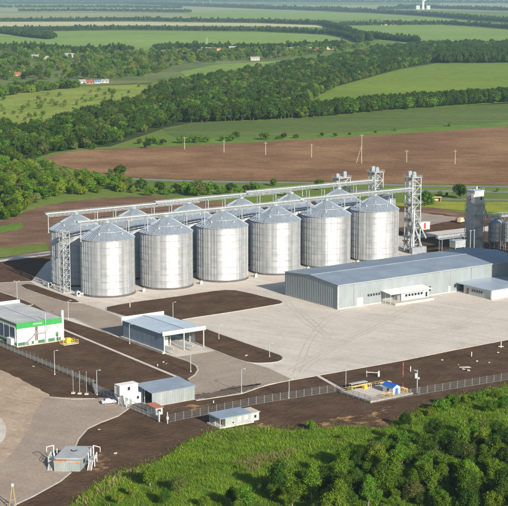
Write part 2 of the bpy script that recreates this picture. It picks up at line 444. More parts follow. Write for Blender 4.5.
sheet('field_verge', rough([(120, 146), (180, 139.5), (260, 137.6), (390, 130.5), (560, 118.5), (560, 124), (390, 136), (260, 143.5), (130, 149), (80, 152), (50, 156), (38, 161), (34, 159), (52, 153), (84, 148)], 4, 2, 0.25), 0.14, M_VERGE)
sheet('ploughed_field', [(41, 160), (55, 154.5), (84.6, 150), (130, 147.5), (194, 145.5), (260, 142), (390, 134.5), (508, 126.5), (560, 122.5), (560, 186), (430, 184.5), (340, 182), (200, 180), (130, 177.5), (102, 173.6), (77, 170), (48.7, 163.5)], 0.18, M_PLOW)
sheet('field_road', [(100, 174.5), (130, 178.2), (200, 180.8), (340, 182.6), (430, 185.3), (560, 186.8), (560, 188.2), (430, 187), (340, 184.2), (200, 182.4), (130, 180), (98, 176.5)], 0.10, M_FARROAD)
sheet('highway', [(330, 189.5), (430, 190.2), (560, 191.5), (560, 193.8), (430, 192.4), (330, 191.7)], 0.10, M_FARROAD)
sheet('pale_side_road', [(440, 198.6), (560, 199.4), (560, 201.4), (440, 200.4)], 0.12, M_GRAVEL)
sheet('flowering_strip', rough([(395, 203), (440, 202), (560, 203), (560, 216), (470, 211), (420, 207), (395, 206.5)], 6, 2, 0.4), 0.10, M_YELLOW)
# the site
GRASS_EDGE = [(40, 530), (70, 506), (95, 485), (120, 472), (160, 461), (180, 446), (200, 436), (215, 431), (254, 426), (284, 431), (319, 429), (354, 427), (385, 430), (399, 419), (424, 409), (464, 396), (508, 386), (560, 372)]
sheet('site_soil', [(-80, 280), (-80, 240), (25, 236), (60, 215), (200, 205), (330, 200), (420, 208), (464, 216), (560, 222), (640, 260), (640, 350)] + GRASS_EDGE[::-1] + [(-20, 530), (-120, 450), (-80, 340)], 0.02, M_SOIL)
sheet('graded_soil', rough([(-80, 262), (-80, 222), (0, 222), (25.6, 211), (51, 204), (97, 198), (150, 196), (232, 203), (232, 209), (130, 214), (60, 222), (50, 252), (0, 258)], 8, 1.5, 0.7), 0.04, M_BACKSOIL)
sheet('grass_patch', rough([(-80, 262), (-80, 249), (0, 249), (46, 243), (49, 250), (0, 257.5)], 8, 2.0, 0.8), 0.06, M_MEADOW)
sheet('grassy_bank', rough([(-60, 226), (0, 226), (24, 223), (20, 229), (0, 233), (-60, 235)], 8, 2.0, 0.9), 0.06, M_VERGE)
sheet('graded_bank', rough([(410, 208), (440, 208), (468, 214), (560, 221), (560, 224), (466, 219), (440, 213.5), (410, 212)], 6, 1.2, 0.4), 0.05, M_BACKSOIL)
sheet('side_asphalt', rough([(395, 212), (424, 213), (458, 217.5), (455, 220), (430, 225), (395, 228)], 6, 1, 0.25), 0.05, M_ROAD)
sheet('side_slab', [(395, 236), (440, 231), (474, 227), (560, 222), (560, 230), (474, 232), (440, 236), (395, 241)], 0.05, M_YARD)
sheet('tan_clearing', rough([(-120, 470), (-120, 372), (0, 370), (20, 379), (50, 395), (46, 405), (36, 414), (30.8, 430), (12.8, 456), (0, 470), (-60, 520)], 8, 1.5, 0.8), 0.04, M_TAN)
sheet('haul_road', [(-60, 545), (-60, 500), (0, 466), (13, 452), (30, 428), (34, 414), (44, 398), (50, 397), (95, 398.5), (112, 396.5), (133, 404), (128.5, 408.5), (118, 416), (87.4, 428.7), (78.4, 439), (72, 455), (70.7, 472.4), (60.4, 481), (33.4, 496), (12, 506), (-40, 540)], 0.06, M_ROAD2)
rp = [(6.5*math.cos(t)*2.9-12.5, 431+math.sin(t)*17.5) for t in [2*PI*i/40 for i in range(40)]]
sheet('round_slab', rp, 0.09, M_YARD)
sheet('concrete_yard', [(31.6, 281), (46, 263), (66, 252), (200, 240), (380, 229), (400, 238), (412, 252), (440, 262), (508, 275), (640, 300), (640, 316), (508, 339.3), (455, 349.5), (403.7, 360), (345, 370.5), (291, 380), (255, 389), (196, 400), (188, 379.5), (195, 375), (198, 370), (196, 366), (187, 361), (166, 354), (100, 331), (60, 318), (32, 303), (-60, 270), (-60, 266), (0, 282.6)], 0.04, M_YARD)
sheet('access_road', [(-60, 271), (0, 283), (31, 282), (49, 294), (69, 302), (84, 304), (100, 309), (124, 319), (142, 330), (166, 352), (123, 338), (100, 330), (75, 318.5), (60, 317), (47, 312.5), (32.6, 303.5), (0, 291), (-60, 276)], 0.07, M_ROAD)
sheet('weighbridge_apron', [(166, 354), (204, 346), (221.4, 353), (236.8, 359), (250, 363), (268, 368), (292, 379.5), (268, 384.5), (242, 393.5), (196, 400.5), (188, 379), (197, 373), (198, 366), (187, 360)], 0.07, M_ROAD)
sheet('stained_edge', rough([(196, 395), (214, 392.5), (236, 386.5), (256, 383.8), (262, 384.5), (246, 391), (226, 395.8), (197, 399.8)], 9, 2.2, 0.9), 0.10, M_STAIN)
sheet('back_road', [(-60, 266), (0, 258.5), (48, 251.5), (60, 252), (48, 255.5), (0, 262), (-60, 270)], 0.06, M_YARD)

M_TRACK = earth('tyre_worn_concrete', [(0.3, (0.47, 0.415, 0.36)), (0.55, (0.53, 0.475, 0.415)), (0.75, (0.60, 0.545, 0.485))], 0.12, 0.8, None, grain=(0.88, 1.08))
def track(pts, wd=0.55, z=0.046, seed=0, gauge=2.1):
    r = random.Random(seed)
    W = [G(*q) for q in pts]
    C = []
    for i in range(len(W)-1):        # smooth curve through the points
        p0 = W[max(0, i-1)]; p1 = W[i]; p2 = W[i+1]; p3 = W[min(len(W)-1, i+2)]
        for k in range(10):
            t = k/10
            C.append(0.5*((2*p1)+(p2-p0)*t+(2*p0-5*p1+4*p2-p3)*t*t+(3*p1-p0-3*p2+p3)*t**3))
    m = MB()
    for o in (-gauge/2, gauge/2):
        L = []
        for i, c in enumerate(C):
            d = (C[min(i+1, len(C)-1)]-C[max(i-1, 0)]).normalized(); n = Vector((-d.y, d.x, 0)); h = wd*r.uniform(0.25, 0.6)
            a = c+n*(o-h); b = c+n*(o+h); L += [(a.x, a.y, z), (b.x, b.y, z)]
        m.add(L, [(2*i, 2*i+1, 2*i+3, 2*i+2) for i in range(len(C)-1)])
    tag(m.build('tyre_track', M_TRACK), kind='structure')
for i, q in enumerate(([(300, 372), (330, 350), (380, 325), (425, 305)], [(296, 374), (310, 340), (330, 318), (352, 308)], [(270, 310), (300, 318), (350, 330), (430, 330), (520, 318)], [(286, 300), (310, 325), (360, 345), (440, 338), (520, 325)],
                       [(300, 368), (360, 352), (440, 332), (500, 306)], [(150, 296), (220, 286), (262, 293), (300, 312), (330, 340)], [(290, 371), (345, 340), (400, 312), (412, 304)])):
    track(q, 0.5, 0.044+0.0006*i, i)
def bed(name, pts, it=1, z=0.13):
    p = smooth_poly(pts, it)
    sheet(name, p, z, M_SOIL)
    kerb(name + '_kerb', [tuple(G(*q).xy) for q in p], 0.45, 0.0, 0.17)
bed('planting_bed', [(99, 308.7), (128.5, 302.8), (174.6, 297), (208.6, 291.6), (230.4, 289.6), (247, 292.6), (267.7, 297.8), (282, 301), (283, 303.6), (272.8, 305.4), (234, 312), (181, 319.8), (183, 320.6), (236.8, 340.4), (272.8, 352.6), (284, 357), (281, 361.5), (267.7, 363.4), (249.7, 363.2), (236.8, 359.4), (221.4, 353.4), (203, 346), (164, 330), (150, 322), (128, 317.5)])
bed('silo_bed', [(16.5, 286), (29.6, 283.2), (49, 290.5), (84, 302.5), (69, 303.2), (49.4, 297.6)])
bed('verge_bed', [(-20, 297), (-20, 288), (0, 292), (34, 304), (30, 306), (0, 306)])
# kerbs and footpaths beside the roads
def pxkerb(name, pts, **k): return kerb(name, [tuple(G(*q).xy) for q in pts], closed=False, **k)
pxkerb('road_kerb', [(60, 317.5), (75, 319), (100, 330.5), (123, 339.5)], wd=0.4)
pxkerb('apron_kerb', [(166.5, 354.5), (187, 361), (196, 366), (198, 370), (195, 375), (188, 379.5)], wd=0.5)
pxkerb('yard_kerb', [(196, 400.8), (242, 393.8), (268, 384.8), (292, 380.2), (345, 370.8), (403.7, 360.4), (455, 349.9), (508, 339.7), (560, 329.7)], wd=0.4)
pxkerb('haul_kerb', [(128.5, 408.7), (118, 416.2), (100, 423), (87.4, 429), (78.4, 439.3), (74, 450)], wd=0.5)
pxkerb('haul_kerb', [(70.7, 472.8), (60.4, 481.4), (33.4, 496.4), (12, 506.4)], wd=0.5)
pxkerb('gate_kerb', [(50, 397.2), (72, 399.4), (95, 398.8)], wd=0.5)
def path_strip(name, a, b, wd, mat, z):
    A = G(*a); B = G(*b); n = (B-A).normalized(); n = Vector((-n.y, n.x, 0))*wd/2
    return sheet(name, [(A+n).xy[:], (B+n).xy[:], (B-n).xy[:], (A-n).xy[:]], z, mat, px=False)
path_strip('footpath', (58, 327.5), (177, 377.2), 1.3, M_YARD, 0.11)
path_strip('compound_path', (316, 375), (344, 391), 1.3, M_YARD, 0.11)
path_strip('fence_strip', (-20, 336.5), (93, 382), 2.6, M_GRAVEL, 0.08)
sheet('clay_scar', rough([(318, 424), (340, 417), (372, 415), (382, 407), (391, 405), (396, 420), (388, 430), (352, 430), (330, 430)], 7, 2.5, 1.0), 0.046, M_CLAY)
sheet('clay_scar', rough([(205, 436), (240, 427), (262, 424), (272, 422), (272, 430), (240, 434), (215, 438)], 7, 2.0, 0.8, 2), 0.046, M_CLAY)
sheet('clay_scar', rough([(172, 412), (190, 404), (208, 401.5), (210, 405), (196, 410), (182, 413)], 7, 1.5, 0.5, 3), 0.046, M_CLAY)
sheet('clay_scar', rough([(92, 470), (100, 452), (112, 462), (104, 474)], 7, 1.5, 0.8, 4), 0.046, M_CLAY)
sheet('reed_ground', rough(GRASS_EDGE + [(560, 600), (40, 600)], 9, 1.5, 1.0), 0.05, M_REED)

# ------------------------------------------------------------------ grain silos
SR, SH, SCONE = 11.0, 23.0, 6.7
ORD = ['leftmost', 'second', 'third', 'fourth', 'fifth', 'sixth']
def make_silo():
    root = thing('grain_silo', 'x', 'silo', (0, 0, 0), YAW, 'corrugated steel grain silos in two rows')
    MB().lathe([(11.25, 0.0), (11.25, 0.75), (10.6, 0.75)], 64).build('plinth', PLINTH, root)
    nr = 8; h = (SH-0.75)/nr
    for k in range(nr):
        z0 = 0.75 + k*h
        r = SR - 0.012*(k % 2)
        # a course of sheets: rolled edge, slight lip where it laps over the next one
        MB().lathe([(r-0.04, z0+0.012), (r+0.035, z0+0.03), (r+0.035, z0+0.10), (r, z0+0.12), (r, z0+h-0.03), (r-0.05, z0+h-0.012)], 72).build('wall_ring', STEEL, root, True)
    st = MB()
    for i in range(48):
        t = 2*PI*(i+0.5)/48
        st.bar((math.cos(t)*(SR+0.03), math.sin(t)*(SR+0.03), 0.75), (math.cos(t)*(SR+0.03), math.sin(t)*(SR+0.03), SH-0.05), 0.055, 4)
    tag(st.build('stiffeners', STEEL, root), kind='stuff')
    MB().lathe([(SR+0.02, SH-0.1), (SR+0.38, SH-0.1), (SR+0.38, SH+0.06), (SR+0.1, SH+0.1)], 64).build('eave_ring', GALV, root)
    # roof: 36 flat sheets with raised seams, flatter apron at the eaves
    ra = 1.0
    rf = MB().lathe([(SR+0.30, SH+0.02), (SR*0.62, SH+0.4+(SCONE-0.4)*0.38), (ra, SH+SCONE-0.5)], 36).build('roof', ROOF, root)
    sm = MB()
    for i in range(36):
        t = 2*PI*i/36; c, s = math.cos(t), math.sin(t)
        a = ((SR+0.30)*c, (SR+0.30)*s, SH+0.06); b = (SR*0.62*c, SR*0.62*s, SH+0.44+(SCONE-0.4)*0.38); d = (ra*c, ra*s, SH+SCONE-0.46)
        sm.bar(a, b, 0.055, 4); sm.bar(b, d, 0.055, 4)
    tag(sm.build('roof_seams', ROOF, rf), kind='stuff')
    MB().lathe([(SR*0.62+0.05, SH+0.42+(SCONE-0.4)*0.38), (SR*0.62+0.05, SH+0.58+(SCONE-0.4)*0.38), (SR*0.62-0.08, SH+0.58+(SCONE-0.4)*0.38)], 36).build('roof_hoop', GALV, rf)
    MB().lathe([(1.15, SH+SCONE-0.75), (1.15, SH+SCONE+0.05), (0.9, SH+SCONE+0.2), (0.0, SH+SCONE+0.25)], 20).build('roof_cap', GALV, root)
    # roof vents and hatch
    for k, (t, rr) in enumerate(((-1.95, 0.47), (-1.2, 0.72), (-2.5, 0.72), (0.4, 0.6), (1.9, 0.6))):
        r = rr*SR; z = SH + 0.35 + SCONE*(1-rr)*0.93
        x, y = r*math.cos(t), r*math.sin(t)
        v = MB(); v.bar((x, y, z-0.3), (x, y, z+0.35), 0.38, 8); v.bar((x, y, z+0.35), (x, y, z+0.62), 0.55, 8, 0.2)
        v.build('roof_vent', GALV, root)
    # ladder with cage up the wall and roof
    ld = MB(); t = -2.62; c, s = math.cos(t), math.sin(t); tx, ty = -s, c
    for q in (-0.3, 0.3):
        ld.bar(((SR+0.35)*c+tx*q, (SR+0.35)*s+ty*q, 0.4), ((SR+0.35)*c+tx*q, (SR+0.35)*s+ty*q, SH+1.0), 0.05, 4)
        ld.bar(((SR+0.35)*c+tx*q, (SR+0.35)*s+ty*q, SH+0.5), (1.2*c+tx*q, 1.2*s+ty*q, SH+SCONE+0.1), 0.05, 4)
    for z in np.arange(0.7, SH+0.8, 0.5):
        ld.bar(((SR+0.35)*c-tx*0.3, (SR+0.35)*s-ty*0.3, z), ((SR+0.35)*c+tx*0.3, (SR+0.35)*s+ty*0.3, z), 0.025, 4)
    ld.build('ladder', GALV, root)
    # manhole door low on the wall
    dm = MB(); t = -1.1; c, s = math.cos(t), math.sin(t)
    dm.bar(((SR-0.1)*c, (SR-0.1)*s, 2.2), ((SR+0.16)*c, (SR+0.16)*s, 2.2), 0.55, 12)
    dm.build('manhole', GALVD, root)
    return root
silo0 = make_silo()
def kids(o): return [k for k in ALLK if k.parent == o]
ALLK = [o for o in COL.objects if o.parent]
def dup(o, parent=None):
    c = o.copy(); COL.objects.link(c); c.parent = parent
    for k in kids(o): dup(k, c)
    return c
first = True
for row, v, du in (('front', 0.0, 0.0), ('back', 27.5, 0.84)):
    for i in range(6):
        o = silo0 if first else dup(silo0)
        first = False
        o.location = S(28.15*i+du, v)
        o.rotation_euler.z = YAW + (0 if (i, row) == (0, 'front') else rnd.choice([-1, 0, 1])*2*PI/24 )
        pos = 'leftmost' if i == 0 else ('rightmost' if i == 5 else ORD[i] + ' from the left')
        o['label'] = 'corrugated steel grain silo with cone roof, %s in the %s row' % (pos, row)
        if row == 'back' and i == 0: o['label'] = 'steel grain silo in bluish shade behind the stair tower, leftmost of back row'

def make_fan():
    t = thing('aeration_fan', 'x', 'fan', (0, 0, 0), YAW, 'aeration fans at the foot of the silos')
    MB().box(-1.1, 1.1, -1.0, 1.0, 0.05, 0.22).build('base_slab', CONC, t)
    MB().box(-0.95, 0.75, -0.8, 0.8, 0.3, 2.0).build('housing', OFFW, t)
    MB().bar((-0.1, -0.80, 1.15), (-0.1, -0.98, 1.15), 0.62, 16).build('intake_ring', GALV, t)
    MB().bar((-0.1, -0.98, 1.15), (-0.1, -1.0, 1.15), 0.5, 16).build('intake_mesh', BLACK, t)
    m = MB(); m.bar((0.7, 0.2, 0.9), (2.4, 0.2, 0.6), 0.45, 10, 0.6); m.build('duct', GALV, t)
    m = MB(); m.bar((-0.1, -0.2, 2.0), (-0.1, -0.2, 2.45), 0.3, 10); m.build('motor', GALVD, t)
    m = MB()
    for x in (-0.8, 0.6):
        for y in (-0.7, 0.7): m.box(x-0.08, x+0.08, y-0.08, y+0.08, 0.22, 0.32)
    m.build('feet', GALVD, t)
    return t
fan0 = make_fan()
ALLK = [o for o in COL.objects if o.parent]
fsp = [(-14.2, 24.2, 'white aeration fan box at the left foot of the back row'), (-13.6, 0.6, 'white aeration fan box left of the leftmost front silo')]
fsp += [(28.15*i+12.6, -7.2, 'small aeration fan in the gap after the %s front row silo from the left' % ['first', 'second', 'third', 'fourth', 'fifth'][i]) for i in range(5)]
for k, (u, v, lb) in enumerate(fsp):
    o = fan0 if k == 0 else dup(fan0)
    o.location = S(u, v, 0.04); o['label'] = lb
    if k > 1: o.scale = (0.7, 0.7, 0.75); o.rotation_euler.z = YAW + 1.2

# ------------------------------------------------------------------ conveyor galleries over the silos
def gallery(name, label, v, segs, legs, spouts, du):
    t = thing(name, label, 'conveyor', S(0, v), YAW, 'conveyor galleries over the silo roofs')
    for (u0, u1, z) in segs:
        m = MB(); m.box(u0, u1, -0.45, 0.35, z, z+0.6); m.build('conveyor_trough', OFFW, t)
        m = MB(); n = int((u1-u0)/2.8)
        for k in range(n+1):
            u = u0+(u1-u0)*k/n
            m.box(u-0.06, u+0.06, -0.5, 0.4, z-0.05, z+0.66)
        tag(m.build('trough_flanges', GALV, t), kind='stuff')
        m = MB(); m.box(u0, u1, -1.75, -0.5, z-0.35, z-0.25); m.build('walkway', GRATE, t)
        m = MB()
        for y in (-1.72, 0.85):
            m.bar((u0, y, z+0.8), (u1, y, z+0.8), 0.045, 4); m.bar((u0, y, z+0.3), (u1, y, z+0.3), 0.035, 4)
            m.bar((u0, y, z-0.3), (u1, y, z-0.3), 0.10, 4)
            for k in range(int((u1-u0)/2.0)+1): m.bar((u0+2.0*k, y, z-0.3), (u0+2.0*k, y, z+0.8), 0.035, 4)
        m.build('handrail', GALV, t)
        m = MB()     # truss below the deck
        for y in (-1.7, 0.8):
            m.bar((u0, y, z-0.85), (u1, y, z-0.85), 0.08, 4)
            n = int((u1-u0)/3.5)
            for k in range(n):
                a = u0+(u1-u0)*k/n; b = u0+(u1-u0)*(k+1)/n; c = (a+b)/2
                m.bar((a, y, z-0.3), (c, y, z-0.85), 0.05, 4); m.bar((c, y, z-0.85), (b, y, z-0.3), 0.05, 4)
        m.build('truss', GALV, t)
    for (u, y, z0, z1) in legs:
        m = MB(); m.bar((u, y, z0), (u, y, z1), 0.20, 4)
        m.box(u-0.35, u+0.35, y-0.35, y+0.35, z0-0.1, z0+0.05); m.build('support_post', GALV, t)
    for (u, z0, z1) in spouts:
        m = MB(); m.bar((u, -0.1, z0), (u, -0.1, z1), 0.42, 8); m.build('spout', GALVD, t)
    return t
legs = [(-12.2, -0.4, 22.4, 29.9)]
for i in range(6):
    for s in (-1, 1):
        if i == 0 and s < 0: continue
        legs.append((28.15*i + s*9.6, -1.3, SH+0.6, 29.7)); legs.append((28.15*i + s*9.6, 0.75, SH+0.6, 29.7))
gallery('conveyor_gallery', 'pale steel conveyor gallery running over the front row of silo roofs', 0.3,
        [(-13.4, 100, 30.0), (98, 163, 30.5)], legs, [(28.15*i, 29.6, 30.1) for i in range(6)], 0)
legs = [(-12.4, -0.4, 22.4, 29.9)]
for i in range(6):
    for s in (-1, 1):
        if i == 0 and s < 0: continue
        legs.append((28.15*i + s*9.6+0.8, -1.3, SH+0.6, 29.7)); legs.append((28.15*i + s*9.6+0.8, 0.75, SH+0.6, 29.7))
gallery('conveyor_gallery', 'stepped white conveyor gallery running over the back row of silo roofs', 27.7,
        [(-13.4, 62, 30.0), (40, 112, 30.7), (88, 162, 31.5)], legs + [(120, 0.0, 27.5, 31.4), (141, -0.2, 29.9, 31.4)],
        [(28.15*i+0.84, 29.6, 30.1 + (0 if i < 2 else 0.7 if i < 4 else 1.4)) for i in range(6)], 0)

# end posts reach the ground beside the last silo
# ------------------------------------------------------------------ stair tower and elevator towers
def lattice(m, x0, x1, y0, y1, z0, z1, n, r=0.12, rb=0.07):
    cs = [(x0, y0), (x1, y0), (x1, y1), (x0, y1)]
    for (x, y) in cs: m.bar((x, y, z0), (x, y, z1), r, 4)
    for k in range(n+1):
        z = z0+(z1-z0)*k/n
        for i in range(4):
            a, b = cs[i], cs[(i+1) % 4]
            m.bar((a[0], a[1], z), (b[0], b[1], z), rb, 4)
            if k < n:
                zb = z0+(z1-z0)*(k+1)/n
                if (k+i) % 2: m.bar((a[0], a[1], z), (b[0], b[1], zb), rb, 4)
                else: m.bar((b[0], b[1], z), (a[0], a[1], zb), rb, 4)
def stairs(t, x0, x1, y0, y1, z0, z1, n):
    m = MB(); r = MB(); p = MB()
    for k in range(n):
        za = z0+(z1-z0)*k/n; zb = z0+(z1-z0)*(k+1)/n
        y = y0 if k % 2 == 0 else y1
        xa, xb = (x0, x1) if k % 2 == 0 else (x1, x0)
        for q in (-0.4, 0.4): m.bar((xa, y+q, za), (xb, y+q, zb), 0.08, 4); r.bar((xa, y+q, za+1), (xb, y+q, zb+1), 0.05, 4)
        for j in range(6):
            f = (j+0.5)/6; x = xa+(xb-xa)*f; z = za+(zb-za)*f
            m.box(x-0.13, x+0.13, y-0.4, y+0.4, z-0.02, z+0.02)
        p.box(xb-0.6, xb+0.6, min(y0, y1)-0.5, max(y0, y1)+0.5, zb-0.06, zb)
        for q in (min(y0, y1)-0.5, max(y0, y1)+0.5): r.bar((xb-0.6, q, zb+1), (xb+0.6, q, zb+1), 0.05, 4)
    m.build('stair_flights', GALV, t); p.build('landings', GRATE, t); r.build('stair_rails', GALV, t)
t = thing('stair_tower', 'pale lattice stair tower standing in front of the shaded leftmost back silo', 'stair tower', S(-14.0, 10.5), YAW)
m = MB(); lattice(m, -1.5, 1.5, -1.5, 1.5, 0, 25.5, 10, 0.16, 0.09); m.build('frame', OFFW, t)
stairs(t, -1.0, 1.0, -0.75, 0.75, 0.2, 24.4, 10)
MB().box(-1.9, 1.9, -1.9, 1.9, 0.02, 0.2).build('footing', CONC, t)
m = MB(); m.box(1.5, 4.5, -0.5, 0.5, 24.3, 24.4); m.build('bridge', GRATE, t)

def elevator_tower(label, u, v, h, wx, wy, heads, levels):
    t = thing('elevator_tower', label, 'tower', S(u, v), YAW, 'lattice bucket elevator towers')
    m = MB(); lattice(m, -wx/2, wx/2, -wy/2, wy/2, 0, h-3.0, levels, 0.30, 0.17); m.build('frame', OFFW, t)
    for k in range(3):
        z = h*(0.42+0.18*k) if k < 2 else h-3.2
        MB().box(-wx/2-0.6, wx/2+0.6, -wy/2-0.6, wy/2+0.6, z, z+0.12).build('platform', GRATE, t)
        r = MB(); a, b = wx/2+0.55, wy/2+0.55
        for (p, q) in (((-a, -b), (a, -b)), ((a, -b), (a, b)), ((a, b), (-a, b)), ((-a, b), (-a, -b))):
            for zz in (0.6, 1.15): r.bar((p[0], p[1], z+zz), (q[0], q[1], z+zz), 0.05, 4)
            for j in range(4):
                f = j/4; r.bar((p[0]+(q[0]-p[0])*f, p[1]+(q[1]-p[1])*f, z), (p[0]+(q[0]-p[0])*f, p[1]+(q[1]-p[1])*f, z+1.15), 0.05, 4)
        r.build('guard_rail', GALV, t)
    for (x, y, hh) in heads:
        m = MB()
        for s in (-0.42, 0.42): m.box(x+s-0.28, x+s+0.28, y-0.35, y+0.35, 0.3, hh-1.3)
        leg = m.build('elevator_leg', GALV, t)
        m = MB()   # rounded head housing
        pts = [(-1.0, 0)] + [(-1.0*math.cos(a), 1.0+0.9*math.sin(a)) for a in [PI*i/8 for i in range(9)]] + [(1.0, 0)]
        n = len(pts)
        vs_ = [(x+p[0], y-0.5, hh-1.9+p[1]) for p in pts] + [(x+p[0], y+0.5, hh-1.9+p[1]) for p in pts]
        m.add(vs_, [tuple(range(n)), tuple(range(2*n-1, n-1, -1))] + [(i, (i+1) % n, n+(i+1) % n, n+i) for i in range(n)])
        m.build('elevator_head', GALVD, t)
        m = MB(); m.box(x-0.5, x+0.5, y+0.5, y+1.1, hh-1.4, hh-0.8); m.build('drive_motor', GALVD, t)
        m = MB(); m.bar((x+0.9, y, hh-1.8), (x+0.4, y, hh-6), 0.28, 8); m.build('head_spout', GALVD, t)
        m = MB(); m.box(x-0.9, x+0.9, y-0.6, y+0.6, 0.05, 1.4); m.build('elevator_boot', GALVD, t)
    stairs(t, -wx/2+0.8, wx/2-0.8, -wy/2+0.9, -wy/2+2.1, 0.2, h-4, 9)
    return t
et = elevator_tower('tall lattice elevator tower right of the front silo row', 166.0, 2.5, 38.6, 5.2, 5.0, [(-1.4, 0.9, 38.6), (1.3, 0.9, 38.0), (0.0, -0.6, 37.2)], 9)
et2 = elevator_tower('lattice elevator tower rising behind the rightmost front silo', 165.0, 28.5, 38.6, 5.0, 4.6, [(-1.2, 0.9, 38.4), (1.3, 0.9, 37.8)], 9)
et3 = elevator_tower('grey elevator tower with two round heads behind the back silo row', 166.0, 56.0, 33.0, 7.0, 4.2, [(-2.4, 0.6, 32.2), (2.2, 0.6, 33.0)], 8)
t = thing('spout_bundle', 'slanting pale grain spouts at the foot of the right elevator tower', 'pipes', S(166, 2.5), YAW)
for (a, b) in (((-2.7, -2.8, 16), (2.5, -4.5, 2.0)), ((-1.5, -2.9, 20), (-4.0, -5.5, 4.0)), ((1.0, -2.9, 15), (5.5, -3.5, 6.5))):
    m = MB(); m.bar(a, b, 0.4, 8); m.build('spout', GALV, t)
m = MB(); m.box(-4.6, 4.2, -5.6, -3.4, 0.05, 3.0, None); m.build('spout_hopper', GALVD, t)
# buffer silo
def hopper_silo(label, u, v, r, h, group, nleg=8):
    t = thing('hopper_silo', label, 'silo', S(u, v), YAW, group)
    z0 = 4.0
    nr = 4; hh = (h-z0)/nr
    for k in range(nr):
        a = z0+k*hh
        MB().lathe([(r-0.03, a+0.01), (r+0.04, a+0.04), (r+0.04, a+0.14), (r, a+0.18), (r, a+hh-0.02)], 28).build('wall_ring', STEEL, t, True)
    MB().lathe([(r+0.15, h), (r+0.15, h+0.1), (0.5, h+r*0.52), (0.45, h+r*0.52+0.5), (0, h+r*0.52+0.55)], 24).build('roof', ROOF, t)
    MB().lathe([(r, z0+0.05), (0.4, 1.2), (0.4, 0.9)], 24).build('hopper', STEEL, t, True)
    for i in range(nleg):
        a = 2*PI*i/nleg
        MB().bar((r*math.cos(a), r*math.sin(a), 0.03), (r*math.cos(a), r*math.sin(a), z0+0.4), 0.14, 4).build('leg', GALVD, t)
    m = MB()
    for i in range(24):
        a = 2*PI*i/24; m.bar((r+0.06)*math.cos(a) and ((r+0.06)*math.cos(a), (r+0.06)*math.sin(a), z0), ((r+0.06)*math.cos(a), (r+0.06)*math.sin(a), h), 0.06, 4)
    tag(m.build('stiffeners', STEEL, t), kind='stuff')
    return t
hopper_silo('slim steel buffer silo behind the rightmost front silo', 160.5, 13.5, 3.3, 25.5, None)
GR = 'small hopper silos right of the dryer tower'
hopper_silo('small steel hopper silo nearest the grey dryer tower', 203.0, -14.5, 2.9, 12.8, GR)
hopper_silo('small steel hopper silo at the right edge of the photograph', 208.2, -19.5, 2.9, 12.8, GR)
hopper_silo('small steel hopper silo in the second pair, behind the first', 208.5, -11.0, 2.9, 12.8, GR)
t = thing('conveyor_rack', 'steel rack with conveyor pipes over the small hopper silos', 'rack', S(205.5, -16), YAW)
m = MB(); lattice(m, -5, 7, -7, 6, 0, 16.5, 2, 0.15, 0.10); m.build('frame', GALVD, t)
MB().box(-9, 7, -0.6, 0.6, 15.4, 16.4).build('conveyor_trough', GALVD, t)
m = MB()
for x in (-2.5, 2.7): m.bar((x, 0, 15.4), (x, 1.0, 13.5), 0.3, 8)
m.build('spouts', GALVD, t)
m = MB()
for y in (-1.0, 1.0): m.bar((-9, y, 17.3), (7, y, 17.3), 0.06, 4)
for k in range(8):
    for y in (-1.0, 1.0): m.bar((-9+2.2*k, y, 15.4), (-9+2.2*k, y, 17.3), 0.06, 4)
m.build('guard_rail', GALV, t)

# ------------------------------------------------------------------ dryer tower
t = thing('dryer_tower', 'tall pale clad dryer tower with flat top behind the warehouse', 'tower', S(193.6, -10.5), YAW)
t.scale = (0.88, 0.88, 1.0)
h = 28.5
m = MB()
for (p, q) in (((-3.4, -3.2), (3.4, -3.2)), ((3.4, -3.2), (3.4, 3.2)), ((3.4, 3.2), (-3.4, 3.2)), ((-3.4, 3.2), (-3.4, -3.2))):
    m.ribs(p, q, 1.0, h, 0.9, 0.06)
m.build('cladding', OFFW, t)
MB().box(-3.6, 3.6, -3.4, 3.4, h, h+0.35).build('roof', PALER, t)
m = MB(); lattice(m, -3.75, 3.75, -3.6, 3.6, 0, h-6, 7, 0.16, 0.09); m.build('frame', GALV, t)
MB().box(-3.5, 3.5, -3.3, 3.3, 0.02, 1.0).build('plinth', CONC, t)
m = MB(); m.bar((1.5, 0.6, h+0.35), (1.5, 0.6, h+1.9), 0.5, 10); m.build('roof_vent', OFFW, t)
m = MB(); m.bar((-1.8, -1, h+0.35), (-1.8, -1, h+1.0), 0.35, 10); m.build('roof_vent', OFFW, t)
m = MB()
for (p, q) in (((-3.5, -3.3), (3.5, -3.3)), ((3.5, -3.3), (3.5, 3.3)), ((3.5, 3.3), (-3.5, 3.3)), ((-3.5, 3.3), (-3.5, -3.3))):
    m.bar((p[0], p[1], h+1.2), (q[0], q[1], h+1.2), 0.05, 4)
    for j in range(4): m.bar((p[0]+(q[0]-p[0])*j/4, p[1]+(q[1]-p[1])*j/4, h+0.3), (p[0]+(q[0]-p[0])*j/4, p[1]+(q[1]-p[1])*j/4, h+1.2), 0.05, 4)
m.build('guard_rail', GALV, t)
m = MB(); m.box(0.4, 2.0, -3.42, -3.25, h-4.4, h-2.6); f = m.build('window', OFFW, t)
m = MB(); m.box(0.6, 1.8, -3.46, -3.43, h-4.2, h-2.8); m.build('pane', GLASS, f)
m = MB(); m.box(-4.3, -3.5, -3.4, -1.4, h-5.5, h-1.5); m.build('wall_cabinet', WHITE, t)
m = MB(); m.box(-4.9, -3.45, -0.4, 0.2, h-4.0, h-3.2); m.build('warning_box', RED, t)
